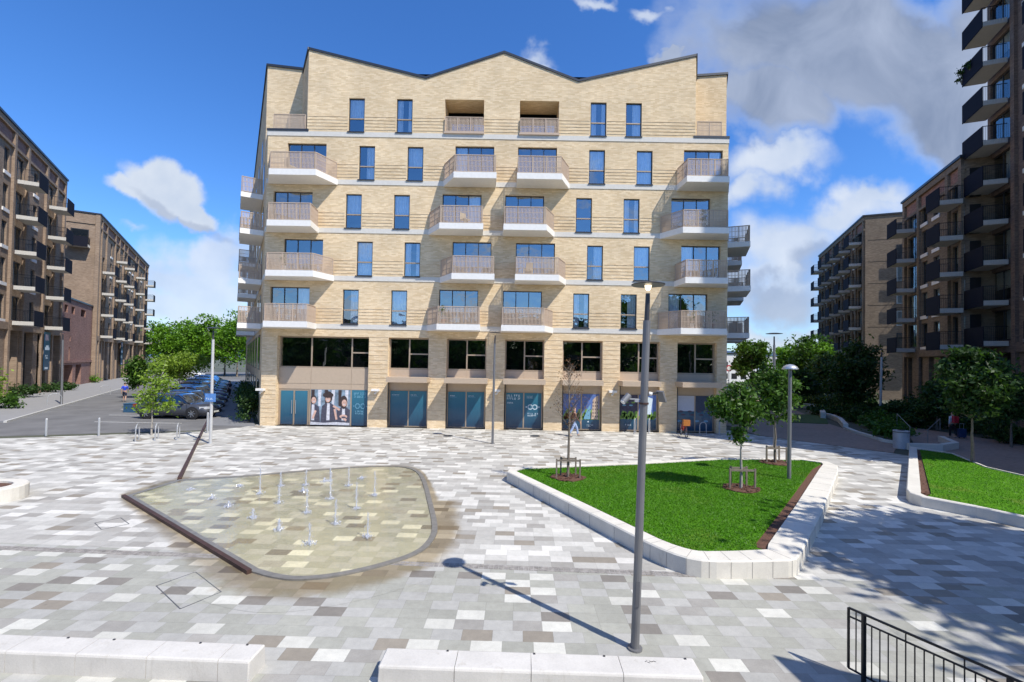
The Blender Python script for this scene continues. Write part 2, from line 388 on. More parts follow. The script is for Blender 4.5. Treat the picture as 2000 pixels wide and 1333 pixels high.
def dup(root, loc, rotz=0., label=None, scale=None, skip=None):
    def cp(o, par):
        c = o.copy(); COL.objects.link(c)
        if par is not None: c.parent = par
        for ch in o.children: cp(ch, c)
        return c
    r = cp(root, None); r.location = loc; r.rotation_euler = (0, 0, rotz)
    if scale is not None: r.scale = scale if hasattr(scale, '__len__') else (scale,)*3
    if label: r['label'] = label
    return r
def struct(name, mb, m):
    o = mb.build(name, m); o['kind'] = 'structure'; return o
def smoothpoly(pts, it=2):
    for _ in range(it):
        q = []
        for i in range(len(pts)):
            a = pts[i]; b = pts[(i+1) % len(pts)]
            q += [(a[0]*.75+b[0]*.25, a[1]*.75+b[1]*.25), (a[0]*.25+b[0]*.75, a[1]*.25+b[1]*.75)]
        pts = q
    return pts
# ------------------------------------------------------------------ wall with openings (local: x along, y into the building, z up)
def wall_grid(mb, x0, x1, z0, z1, ops, y=0., rev=.2, m=0, md=None, back=.9):
    """ops: (xa, xb, za, zb[, depth]) ; faces look to -y"""
    xs = sorted({x0, x1, *[min(max(o[0], x0), x1) for o in ops], *[min(max(o[1], x0), x1) for o in ops]})
    zs = sorted({z0, z1, *[min(max(o[2], z0), z1) for o in ops], *[min(max(o[3], z0), z1) for o in ops]})
    for j in range(len(zs)-1):
        za, zb = zs[j], zs[j+1]; run = None
        for i in range(len(xs)-1):
            xa, xb = xs[i], xs[i+1]; cx = (xa+xb)/2; cz = (za+zb)/2
            hole = any(o[0] < cx < o[1] and o[2] < cz < o[3] for o in ops)
            if hole:
                if run is not None: mb.quad((run, y, za), (xa, y, za), (xa, y, zb), (run, y, zb), m=m); run = None
            elif run is None: run = xa
        if run is not None: mb.quad((run, y, za), (xs[-1], y, za), (xs[-1], y, zb), (run, y, zb), m=m)
    for o in ops:
        a, b, c, d = o[:4]; r = o[4] if len(o) > 4 else rev; bk = y+(r+back)
        mb.quad((a, y, c), (a, y, d), (a, y+r, d), (a, y+r, c), m=m)
        mb.quad((b, y, c), (b, y+r, c), (b, y+r, d), (b, y, d), m=m)
        mb.quad((a, y, d), (b, y, d), (b, y+r, d), (a, y+r, d), m=m)
        mb.quad((a, y, c), (a, y+r, c), (b, y+r, c), (b, y, c), m=m)
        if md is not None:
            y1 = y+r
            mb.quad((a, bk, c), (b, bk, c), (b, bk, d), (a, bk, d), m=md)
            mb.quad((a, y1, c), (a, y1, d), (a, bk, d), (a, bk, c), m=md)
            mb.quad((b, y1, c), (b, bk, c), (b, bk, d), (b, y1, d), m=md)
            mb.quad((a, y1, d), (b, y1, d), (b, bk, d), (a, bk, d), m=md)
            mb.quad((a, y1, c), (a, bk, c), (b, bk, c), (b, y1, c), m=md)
WCACHE = {}
def window(parent, xa, xb, za, zb, y, muls=(), trans=(), fw=.06, fm=None, gm=None, name='window', curtain=None, rng=random):
    """frame mesh placed with its lower left corner at (xa,y,za); panes as a child"""
    W = round(xb-xa, 2); H = round(zb-za, 2); fm = fm or DKFRAME; gm = gm or GLASS
    key = (W, H, tuple(round(q, 2) for q in muls), tuple(tuple(round(r, 2) for r in q) for q in trans), fw, fm.name, gm.name)
    if key not in WCACHE:
        a = MB(); e = .004
        a.box(e, fw, 0, .07, e, H-e); a.box(W-fw, W-e, 0, .07, e, H-e); a.box(fw, W-fw, 0, .07, e, fw); a.box(fw, W-fw, 0, .07, H-fw, H-e)
        for q in muls: a.box(q-fw/2, q+fw/2, .002, .068, fw, H-fw)
        for (q0, q1, qz) in trans: a.box(q0+fw/2, q1-fw/2, -.004, .06, qz-fw/2, qz+fw/2)
        g = MB(); g.quad((fw*.5, .035, fw*.5), (W-fw*.5, .035, fw*.5), (W-fw*.5, .035, H-fw*.5), (fw*.5, .035, H-fw*.5))
        WCACHE[key] = (a.mesh(name, fm), g.mesh('pane', gm))
        if name == 'window' and fm is DKFRAME and trans:
            q_ = MB(); q_.box(fw, W-fw, -.012, -.005, trans[0][2]-.04, trans[0][2]+.04); WCACHE[('t', W, H)] = q_.mesh('transom', BRONZE)
    a, g = WCACHE[key]
    o = link(name, a, parent, (xa, y, za)); link('pane', g, o)
    if ('t', W, H) in WCACHE and trans: link('transom', WCACHE[('t', W, H)], o)
    if curtain:
        for (u0, u1, v0) in curtain:
            ck = ('c', W, H, u0, u1, v0)
            if ck not in WCACHE:
                c = MB(); n = max(4, int((u1-u0)*W/.045)); i0 = len(c.v)
                for k in range(n+1):
                    x = (u0+(u1-u0)*k/n)*W; yy = .12+.03*math.sin(k*1.9)+.015*math.sin(k*.8)
                    c.v += [(x, yy, v0*H), (x, yy, H*.985)]
                for k in range(n): c.f.append((2*k, 2*k+2, 2*k+3, 2*k+1)); c.m.append(0)
                WCACHE[ck] = c.mesh('curtain', CURT)
            link('curtain', WCACHE[ck], o)
    return o

# ================================================================== main building
X0 = fac(513, 632)[0]; X1 = fac(1420, 647)[0]
DL = (-.603, 1.); DR = (.402, 1.)
mb_root = thing('apartment_building', 'pale buff brick apartment block with zigzag roof and white edged balconies facing the plaza', 'apartment building')
wallm = MB()
ops = []; wins = []
def fx(px, py): return fac(px, py)[0]
def fz(px, py): return fac(px, py)[1]
NW = [ # narrow windows: x0,x1,ytop,ybot
 (681,712,191,262),(774,806,193,262),(1153,1185,198,267),(1222,1254,199,268),
 (701,732,284,352),(795,827,286,353),(1150,1182,291,359),(1243,1275,292,360),
 (675,706,377,443.5),(769,800,378,446),(1125,1156,382,450),(1218,1249,384,452),
 (697,727,470,537.5),(789,821,471,539),(1146,1178,475,543),(1238,1269,476,545),
 (669,700,564,632),(763,795,565,632),(1119,1151,568,634),(1213,1243,569,635)]
bandz = [fz(740, 259.5), fz(700, 352), fz(640, 445.7), fz(690, 539.5), fz(640, 633)]  # tops of the white bands L6..L2
BT = .32
WH = 2.3
rw = random.Random(3)
for k, (a, b, yt, yb) in enumerate(NW):
    ym = (yt+yb)/2; lev = k//4; xa = fx((a+b)/2, ym)-.53; xb = xa+1.06
    zb0 = bandz[lev]+.03; zt = zb0+2.28
    ops.append((xa, xb, zb0, zt, .16)); 
    r = rw.random(); cu = []
    if r < .35: cu = [(.04, .96, .42)]
    elif r < .55: cu = [(.04, .38, .03), (.72, .96, .03)]
    elif r < .75: cu = [(.45, .96, .03)]
    elif r < .95: cu = [(.04, .96, .03)]
    wins.append(('window', xa, xb, zb0, zt, .10, (), ((0, 1.06, .92),), cu, None))
DW = [(561,639,282,1),(889,966,287,1),(1012,1088,290,1),(1336,1412,293,1),(533,612,376,2),(863,942,380,2),(986,1064,381,2),(1310,1389,384,2),
      (554,632,469,3),(882,962,473,3),(1007,1085,475,3),(1330,1408,478,3),(526,607,563,4),(856,936,566,4),(981,1060,567,4),(1305,1383,571,4)]
for (a, b, yt, lev) in DW:
    xa = fx((a+b)/2, yt)-1.3; xb = xa+2.6; zb0 = bandz[lev]+.03; zt = zb0+2.38
    ops.append((xa, xb, zb0, zt, .2))
    cu = rw.choice([None, [(.04, .3, .02)], [(.66, .96, .02)], None])
    wins.append(('balcony_door', xa, xb, zb0, zt, .14, (.87, 1.73), (), cu, None))
LOG = [(868,946,193,0),(1014,1093,195,0)]
for (a, b, yt, lev) in LOG:
    xa = fx((a+b)/2, 230)-1.31; xb = xa+2.62; zb0 = bandz[0]+.03
    ops.append((xa, xb, zb0, zb0+2.3, 1.7))
# podium openings
PB = [(541,720,661,723),(758,837,662,725),(872,950,663,725),(986,1063,663,725.5),(1099,1177,664,726),(1211,1289,665,727),(1323,1400,665,727)]
ZU0 = fz(960, 725); ZU1 = fz(960, 663); ZS = fz(960, 748)
bays = []
for i, (a, b, yt, yb) in enumerate(PB):
    xa = fx(a, 700); xb = fx(b, 700); bays.append((xa, xb)); ops.append((xa, xb, 0., ZU1, .42))
zc = bandz[0]
XG0 = fx(601, 200); XG1 = fx(1359, 200)
# front wall up to the top band, then the gabled storey
Ylev = bandz[0]
def yl(o): return o
w1 = [o for o in ops if o[2] < zc-.1]; w2 = [o for o in ops if o[2] > zc-.1]
wallm_ops = w1
mbm = MB()
wall_grid(mbm, X0, X1, 0., zc, w1, y=D, m=0, md=1)
zrow = zc+2.6
wall_grid(mbm, XG0, XG1, zc, zrow, w2, y=D, m=0, md=1)
prof = [(601, 96), (832, 153), (985, 103), (1130, 159), (1359, 109)]
rp = [fac(*p) for p in prof]; rp[0] = (XG0, rp[0][1]); rp[-1] = (XG1, rp[-1][1])
mbm.quad((XG0, D, zrow), (XG1, D, zrow), *[(x, D, z) for x, z in reversed(rp)])
BK = 40.
def sL(t, x=None): return ((X0 if x is None else x)+DL[0]*t, D+t)
def sR(t, x=None): return ((X1 if x is None else x)+DR[0]*t, D+t)
RT = 2.6
# returns of the gabled storey
for (xg, fn, q) in ((XG0, sL, rp[0][1]), (XG1, sR, rp[-1][1])):
    a = (xg, D); b = fn(RT, xg)
    mbm.quad((*a, zc), (*a, q), (*b, q), (*b, zc))
# set back corner walls
YS = D+RT
zl1 = fac(524, 129, YS)[1]; zl2 = fac(590, 137, YS)[1]; zr1 = fac(1361, 150, YS)[1]; zr2 = fac(1425, 146, YS)[1]
al = sL(RT); bl = sL(RT, XG0); ar = sR(RT, XG1); br_ = sR(RT)
mbm.quad((al[0], YS, zc), (bl[0], YS, zc), (bl[0], YS, zl2), (al[0], YS, zl1))
mbm.quad((ar[0], YS, zc), (br_[0], YS, zc), (br_[0], YS, zr2), (ar[0], YS, zr1))
# side and back walls, roofs
for fn, zz, sgn in ((sL, zl1, 1), (sR, zr2, -1)):
    p0 = fn(0); p1 = fn(RT); p2 = fn(BK)
    mbm.quad((*p0, 0), (*p1, 0), (*p1, zc), (*p0, zc)); mbm.quad((*p1, 0), (*p2, 0), (*p2, zz), (*p1, zz))
p2 = sL(BK); p3 = sR(BK)
mbm.quad((*p2, 0), (*p3, 0), (*p3, zr2), (*p2, zl1))
for k in range(4):
    (xa, za), (xb, zb_) = rp[k], rp[k+1]
    mbm.quad((xa, D, za), (xb, D, zb_), (xb, D+14, zb_), (xa, D+14, za), m=2)
mbm.quad((*sL(0), zc), (XG0, D, zc), (*bl, zc), (*al, zc), m=2); mbm.quad((XG1, D, zc), (*sR(0), zc), (*br_, zc), (*ar, zc), m=2)
mbm.quad((*al, zl1-.4), (*br_, zr2-.4), (*p3, zr2-.4), (*p2, zl1-.4), m=2)
# projecting brick courses at sill height and on the piers
def hide(xa, xb, z):
    """split [xa,xb] by openings at height z"""
    cuts = sorted([(o[0]-.05, o[1]+.05) for o in ops if o[2] < z < o[3]]); seg = []; cur = xa
    for a, b in cuts:
        if b <= xa or a >= xb: continue
        if a > cur: seg.append((cur, a))
        cur = max(cur, b)
    if cur < xb: seg.append((cur, xb))
    return seg
for li, bz in enumerate(bandz):
    lo, hi = (XG0+.02, XG1-.02) if li == 0 else (X0+.02, X1-.02)
    for k in range(5):
        z = bz+.17+k*.215
        for a, b in hide(lo, hi, z): mbm.box(a, b, D-.020, D+.01, z, z+.022)
pier_x = [X0]+[q for b in bays for q in b]+[X1]
for i in range(0, len(pier_x), 2):
    a, b = pier_x[i], pier_x[i+1]
    z = .55
    while z < ZU1: mbm.box(a+.03, b-.03, D-.016, D+.01, z, z+.022); z += .30
main_wall = mbm.build('wall', [BUFF, DARK, COPING], mb_root)
# bands
bd = MB()
for li, bz in enumerate(bandz):
    z0, z1 = bz-BT, bz
    f = sL(0); bd.box(X0-.03, X1+.03, D-.035, D+.05, z0, z1)
    for fn, s_ in ((sL, -1), (sR, 1)):
        a = Vector((*fn(0.05), 0)); b = Vector((*fn(BK-.1), 0)); bd.bar((a.x, a.y, (z0+z1)/2), (b.x, b.y, (z0+z1)/2), .08, z1-z0-.004)
bd.build('string_course', BANDM, mb_root)
# coping
cp = MB()
for k in range(4):
    (xa, za), (xb, zb_) = rp[k], rp[k+1]
    cp.quad((xa, D-.06, za-.06), (xb, D-.06, zb_-.06), (xb, D-.06, zb_+.1), (xa, D-.06, za+.1))
    cp.quad((xa, D-.06, za+.1), (xb, D-.06, zb_+.1), (xb, D+.35, zb_+.1), (xa, D+.35, za+.1))
    cp.quad((xa, D-.06, za-.06), (xa, D+.0, za-.06), (xb, D+.0, zb_-.06), (xb, D-.06, zb_-.06))
for (xg, fn, q) in ((XG0, sL, rp[0][1]), (XG1, sR, rp[-1][1])):
    b = fn(RT, xg); cp.bar((xg, D-.05, q+.02), (b[0], b[1], q+.02), .14, .17)
cp.bar((al[0]-.05, YS-.03, zl1+.05), (bl[0], YS-.03, zl2+.05), .12, .16); cp.bar((ar[0], YS-.03, zr1+.05), (br_[0]+.05, YS-.03, zr2+.05), .12, .16)
cp.bar((al[0]-.03, YS, zl1+.05), (p2[0]-.03, p2[1], zl1+.05), .14, .16); cp.bar((br_[0]+.03, YS, zr2+.05), (p3[0]+.03, p3[1], zr2+.05), .14, .16)
cp.box(X0-.05, XG0+.12, D-.07, D+.02, zc+.001, zc+.15); cp.box(XG1-.12, X1+.05, D-.07, D+.02, zc+.001, zc+.15)
cp.build('coping', COPING, mb_root)
for (nm, xa, xb, za, zb_, dy, mu, tr, cu, g) in wins:
    window(mb_root, xa, xb, za, zb_, D+dy, mu, tr, .055, None, None, nm, cu)
    if nm == 'window':
        s = MB(); s.box(xa-.05, xb+.03, D-.09, D-.036, za-.075, za-.005); s.build('window_sill', COPING, mb_root)
# loggias : recessed doors
for (a, b, yt, lev) in LOG:
    xa = fx((a+b)/2, 230)-1.31; za = bandz[0]+.03
    window(mb_root, xa+.02, xa+2.6, za, za+2.05, D+1.6, (.86, 1.72), (), .06, None, None, 'balcony_door', [(.7, .95, .02)])

def slat_rail(mb, p, q, z, h=1.1, sp=.085, bw=.048, posts=.9, last=True):
    p = Vector((p[0], p[1], 0)); q = Vector((q[0], q[1], 0)); L = (q-p).length
    if L < .15: return
    d = (q-p)/L; n = max(1, int(L/sp))
    for k in range(n+1):
        c = p+d*(L*k/n); mb.bar((c.x, c.y, z+.05), (c.x, c.y, z+h-.04), .012, bw) if False else None
        a = c-d*bw/2; b = c+d*bw/2
        nx, ny = -d.y*.006, d.x*.006
        mb.prism([(a.x-nx, a.y-ny), (b.x-nx, b.y-ny), (b.x+nx, b.y+ny), (a.x+nx, a.y+ny)], z+.06, z+h-.03)
    mb.bar((p.x, p.y, z+h), (q.x, q.y, z+h), .06, .045); mb.bar((p.x, p.y, z+.05), (q.x, q.y, z+.05), .04, .03)
    for zz in (.4, .75): mb.bar((p.x, p.y, z+zz), (q.x, q.y, z+zz), .02, .022)
    m = max(1, round(L/posts))
    for k in range(m+1) if last else range(m):
        c = p+d*(L*k/m); mb.box(c.x-.025, c.x+.025, c.y-.025, c.y+.025, z, z+h)
PR = 1.63
BAL = [ # level, front left/right px, wall left/right px, front slab-top y
 (1,525,617,524,660,329),(1,886,970,866,969,333),(1,1010,1098,1009,1112,335),(1,1342,1425,1321,1423,339),
 (2,521,607,520,623,427),(2,858,944,837,943,431),(2,983.6,1068,982,1083,433),(2,1334,1424.5,1288,1422,436),
 (3,518,611.5,517,652.5,526),(3,882,966,859,965,530),(3,1006,1092,1005,1105,532),(3,1338.7,1422,1316,1420,535),
 (4,513.5,600,513,618,626),(4,852.7,938,833,937,630),(4,979,1064,978,1080,631),(4,1330,1420,1283,1418,634)]
for (lev, fl, fr, wl, wr, y) in BAL:
    Yf = D-PR; z1 = bandz[lev]+.01; z0 = z1-.38
    a = max(fac(fl, y, Yf)[0], X0+.02); b = min(fac(fr, y, Yf)[0], X1-.02); c = max(fac(wl, y+12)[0], X0+.02); d = min(fac(wr, y+12)[0], X1-.02)
    yw = D-.037
    bo = thing('balcony', 'x', 'x', (0, 0, 0)); del bo['label']; del bo['category']; bo.parent = mb_root
    s = MB(); s.prism([(c, yw), (a, Yf), (b, Yf), (d, yw)], z0, z1); s.build('slab', WHITE, bo)
    r = MB(); e = .07
    pts = [(c+e, yw-.03), (a+e, Yf+e), (b-e, Yf+e), (d-e, yw-.03)]
    for i in range(3): slat_rail(r, pts[i], pts[i+1], z1, last=i == 2)
    r.build('railing', RAILM, bo)
# rails of the top storey
for (xa, xb) in ((XG0-2.25, XG0-.15), (XG1+.15, X1-.45)):
    r = MB(); slat_rail(r, (xa, D+.06), (xb, D+.06), zc+.15, 1.0); r.build('terrace_railing', RAILM, mb_root)
for (a, b, yt, lev) in LOG:
    xa = fx((a+b)/2, 230)-1.31; r = MB(); slat_rail(r, (xa+.05, D-.10), (xa+2.57, D-.10), zc+.08, 1.0); r.box(xa-.03, xa+2.65, D-.15, D-.04, zc-.02, zc+.1); r.build('terrace_railing', RAILM, mb_root)
# side balconies
def side_balc(fn, t0, t1, lev, n, out=1.5):
    a = Vector((*fn(t0), 0)); b = Vector((*fn(t1), 0)); n = Vector(n)
    z1 = bandz[lev]+.01; z0 = z1-.36
    bo = bpy.data.objects.new('balcony', None); COL.objects.link(bo); bo.parent = mb_root
    g = n*.05; P = [a+g, a+n*out, b+n*out, b+g]
    s = MB(); s.prism([(p.x, p.y) for p in P], z0, z1); s.build('slab', WHITE, bo)
    r = MB(); Q = [a+n*.08, a+n*(out-.06), b+n*(out-.06), b+n*.08]
    for i in range(3): slat_rail(r, Q[i], Q[i+1], z1, last=i == 2)
    r.build('railing', RAILM, bo)
nL = (-.856, -.516, 0); nR = (.928, -.373, 0)
for lev, t0 in ((1, 3.2), (2, 1.0), (3, 2.2), (4, 1.0), (2, 12.), (3, 10.), (4, 11.), (1, 13.)): side_balc(sL, t0, t0+3., lev, nL, 1.45)
for lev, t0 in ((2, 2.0), (3, 1.6), (3, 6.5), (4, 2.2), (4, 7.), (2, 8.)): side_balc(sR, t0, t0+3., lev, nR, 1.55)
# side wall openings: windows on the street side
sideL = bpy.data.objects.new('side_windows', None)
angL = math.atan2(DL[1], DL[0])
for lev in range(5):
    z = bandz[lev]+.05
    for s in (3.2, 7.0, 13.0, 19., 25.):
        if lev == 0 and s < 4: continue
        p = Vector((*sL(s*.856), z)); o = MB()
        o.box(0, 1.3, -.02, .05, 0, 2.2); g = MB(); g.quad((.06, -.026, .06), (1.24, -.026, .06), (1.24, -.026, 2.14), (.06, -.026, 2.14))
        # local x runs away along the side wall, outward is +y rotated
        f = o.build('window', DKFRAME, mb_root, loc=p); f.rotation_euler = (0, 0, angL); f.scale = (1, -1, 1)
        q = g.build('pane', GLASSB, f)
bpy.data.objects.remove(sideL)
for k in range(7):
    p = Vector((*sL(2.2+k*4.6), 0)); o = MB(); o.box(0, 2.6, -.03, .08, .6, 2.9); o.box(0, 2.6, -.03, .08, 3.6, 6.1)
    f = o.build('shop_window', DKFRAME, mb_root, loc=p); f.rotation_euler = (0, 0, angL); f.scale = (1, -1, 1)
    g = MB(); g.quad((.08, -.036, .68), (2.52, -.036, .68), (2.52, -.036, 2.82), (.08, -.036, 2.82)); g.quad((.08, -.036, 3.68), (2.52, -.036, 3.68), (2.52, -.036, 6.0), (.08, -.036, 6.0)); g.build('pane', GLASSD, f)

# --- podium glazing and shop fronts
def text_rows(mb, x0, z0, w, h, rows, seed=1, m=1, y=-.004, align=0.):
    rg = random.Random(seed); rh = h/rows
    for r in range(rows):
        zt = z0+h-r*rh; x = x0; lim = x0+w*rg.uniform(.7, 1.)
        while x < lim:
            cw = rh*.42*rg.uniform(.7, 1.1); k = rg.randrange(4); zb_ = zt-rh*.68; st = rh*.12
            if k in (0, 1, 3): mb.box(x, x+st, y-.003, y, zb_, zt)
            if k in (0, 2): mb.box(x+st, x+cw, y-.003, y, zt-st, zt)
            if k in (1, 2, 3): mb.box(x+st, x+cw, y-.003, y, zb_, zb_+st)
            if k in (2, 3): mb.box(x+cw, x+cw+st, y-.003, y, zb_, zt)
            if k == 0: mb.box(x+st, x+cw*.8, y-.003, y, (zb_+zt)/2-st/2, (zb_+zt)/2+st/2)
            x += cw+rh*.28
            if rg.random() < .12: x += rh*.4
def gradmat(name, c0, c1, z0, z1):
    m, t, b = mat(name); P = t.add('ShaderNodeTexCoord').outputs['Object']; z = t.sep(P)[2]
    n = t.noise(t.vmath('MULTIPLY', P, (6., 6., 1.2)), 1.5, 3., .5)
    f = t.math('ADD', t.maprange(z, z0, z1), t.math('MULTIPLY', t.math('SUBTRACT', n, .5), .25), clamp=True)
    t.put(b.inputs['Base Color'], t.mix(f, c0, c1)); b.inputs['Roughness'].default_value = .12; return m
BLUEG = gradmat('printed_blue_film', (.012, .048, .10), (.035, .17, .25), 0., 2.3)
SWHITE = plain('sign_white', (.62, .72, .78), .5, var=.05)
SDIM = plain('sign_pale_blue', (.16, .36, .48), .5, var=.05)
def colm(n, c, **k): return plain(n, c, k.pop('rough', .35), var=k.pop('var', .25), scale=k.pop('scale', 9.), **k)
YG = D+.33
zlow = ZS-.42
def sub(name): return name
doorB = BLUEG
(bx0, bx1) = bays[0]
# bay 1 upper glazing
m1 = fx(604.5, 700)-bx0; m2 = fx(684, 700)-bx0
window(mb_root, bx0, bx1, ZU0, ZU1, YG, (m1, m2), ((m2, bx1-bx0, (ZU1-ZU0)*.5),), .09, BRONZE, GLASSD, 'office_window')
sp = MB(); ztop = fz(600, 750)
for a, b in ((bx0, bx0+m1), (bx0+m1, bx0+m2), (bx0+m2, bx1)):
    sp.box(a+.012, b-.012, YG-.03, YG+.06, ztop+.012, ZU0-.01); sp.box(a+.012, b-.012, YG-.02, YG+.06, ztop-.36, ztop-.012)
sp.box(bx0, bx1, YG+.0, YG+.05, ztop-.36, ZU0)
sp.build('spandrel_panel', SPAND, mb_root)
ZD = ztop-.37
# bay 1 door pair
fr = MB()
fr.box(bx0+.02, bx0+m1, YG, YG+.1, 0.02, ZD); dfr = fr.build('door_surround', BRONZE, mb_root)
for (pa, pb) in ((544, 568), (572, 596)):
    a = fx(pa, 800); b = fx(pb, 800); d = MB(); d.box(0, b-a, -.02, .02, .0, ZD-.2); o = d.build('door', BLUEG, mb_root, loc=(a, YG-.03, .08))
    h = MB(); hx = (b-a)-.06 if pa == 544 else .06
    h.tube((hx, -.07, .7), (hx, -.07, 1.6), .015); h.build('handle', SILVER, o)
# bay 1 photographic poster: people at a table
pa = fx(603, 800); pb = fx(681, 800); Wp = pb-pa; Hp = ZD-.06
ps = MB(); ps.box(0, Wp, -.02, .03, 0, Hp); po = ps.build('poster', colm('poster_backdrop', (.20, .27, .34), scale=3.5, var=.6), mb_root, loc=(pa, YG-.02, .05))
skin = colm('poster_skin', (.62, .40, .32)); hair = colm('poster_hair', (.05, .035, .035)); dress = colm('poster_dark_clothes', (.07, .07, .10), var=.5); pale = colm('poster_pale', (.62, .62, .66), var=.3)
def disc(mb, x, z, rx, rz, y, m=0, n=14):
    mb.quad(*[(x+rx*math.cos(-2*math.pi*k/n+.1), y, z+rz*math.sin(-2*math.pi*k/n+.1)) for k in range(n)][::-1], m=m)
pk = MB()
def fig(x, z, s, hairlong, tilt, yb):
    # torso, shoulders, hair, face with eyes and smile
    pk.quad((x-.52*s, yb, 0.02), (x+.52*s, yb, 0.02), (x+.42*s, yb, z-.42*s), (x+.15*s, yb, z-.25*s), (x-.15*s, yb, z-.25*s), (x-.44*s, yb, z-.45*s), m=2)
    pk.quad((x-.12*s, yb-.002, 0.3*s), (x+.1*s, yb-.002, .3*s), (x+.09*s, yb-.002, z-.27*s), (x-.09*s, yb-.002, z-.27*s), m=3)
    disc(pk, x, z+.05*s, .25*s, (.30 if not hairlong else .42)*s, yb-.003, 1)
    disc(pk, x+tilt*.04, z-.0*s, .17*s, .22*s, yb-.005, 0)
    for e in (-.06, .06): disc(pk, x+tilt*.04+e*s, z+.05*s, .022*s, .014*s, yb-.007, 1, 8)
    disc(pk, x+tilt*.04, z-.085*s, .07*s, .025*s, yb-.007, 3, 10)
fig(.16, 1.52, .95, False, 1, -.024); fig(1.18, 1.62, 1.0, False, -1, -.024); fig(2.2, 1.38, 1.0, True, 1, -.036)
disc(pk, 1.15, 1.86, .36, .17, -.038, 1); disc(pk, 1.15, 1.93, .24, .17, -.040, 1)
for (a, b, c, d_) in ((1.5, 1.2, 1.95, .95), (.35, .9, .15, .4), (2.05, .55, 2.4, .3), (1.6, 1.0, 1.75, .35)):
    v = Vector((c-a, 0, d_-b)).normalized(); n = Vector((-v.z, 0, v.x))*.07
    pk.quad((a-n.x, -.043, b-n.z), (c-n.x, -.043, d_-n.z), (c+n.x, -.043, d_+n.z), (a+n.x, -.043, b+n.z), m=0)
disc(pk, 2.2, .55, .26, .12, -.045, 0); disc(pk, 2.22, .5, .16, .06, -.047, 2)
pk.quad((0, -.049, 0), (2.62, -.049, 0), (2.62, -.049, .16), (1.7, -.049, .2), (.9, -.049, .14), (0, -.049, .2), m=3)
for k in range(6): pk.quad((.05+k*.45, -.0215, 1.2), (.2+k*.45, -.0215, 1.15), (.25+k*.45, -.0215, 2.18), (.02+k*.45, -.0215, 2.18), m=3 if k % 2 else 1)
pk.v = [(min(max(x, .01), Wp-.01), y, min(max(z*Hp/2.2, .01), Hp-.01)) for x, y, z in pk.v]
pk.build('printed_figures', [skin, hair, dress, pale, colm('poster_green', (.15, .32, .16)), colm('poster_red', (.5, .12, .1))], po)
# blue sign with white lettering
def blue_sign(px0, px1, seed, light=SWHITE, big=True, rows=2, upper=True):
    a = fx(px0, 800); b = fx(px1, 800); W = b-a; s = MB(); s.box(0, W, -.02, .03, 0, Hp); o = s.build('poster', BLUEG, mb_root, loc=(a, YG-.02, .05))
    t = MB()
    if upper: text_rows(t, W*.12, Hp*.76, W*.76, Hp*.17, rows, seed, y=-.021)
    if big:
        z = Hp*.55
        for q in (.33, .62): # two big ring shaped marks between dots
            c = W*q; r = W*.11
            for k in range(10):
                a0 = 2*math.pi*k/10; t.box(c+r*math.cos(a0)-.025, c+r*math.cos(a0)+.025, -.024, -.021, z+r*1.2*math.sin(a0)-.03, z+r*1.2*math.sin(a0)+.03)
        for q in (.13, .84): t.box(W*q-.03, W*q+.03, -.024, -.021, z-.03, z+.03)
        text_rows(t, W*.22, Hp*.30, W*.56, Hp*.12, 2, seed+5, y=-.021)
    t.build('lettering', light, o); return o
blue_sign(683.5, 719, 4, SDIM)
br2 = MB(); br2.box(fx(681, 800)+.0, fx(683.4, 800), YG-.05, YG+.08, 0.02, ZD); br2.box(fx(600, 800), fx(602.8, 800), YG-.05, YG+.08, .02, ZD); br2.box(bx0+m1, bx1, YG-.04, YG+.08, ZD-.01, ZD+.02); br2.build('mullion', BRONZE, mb_root)
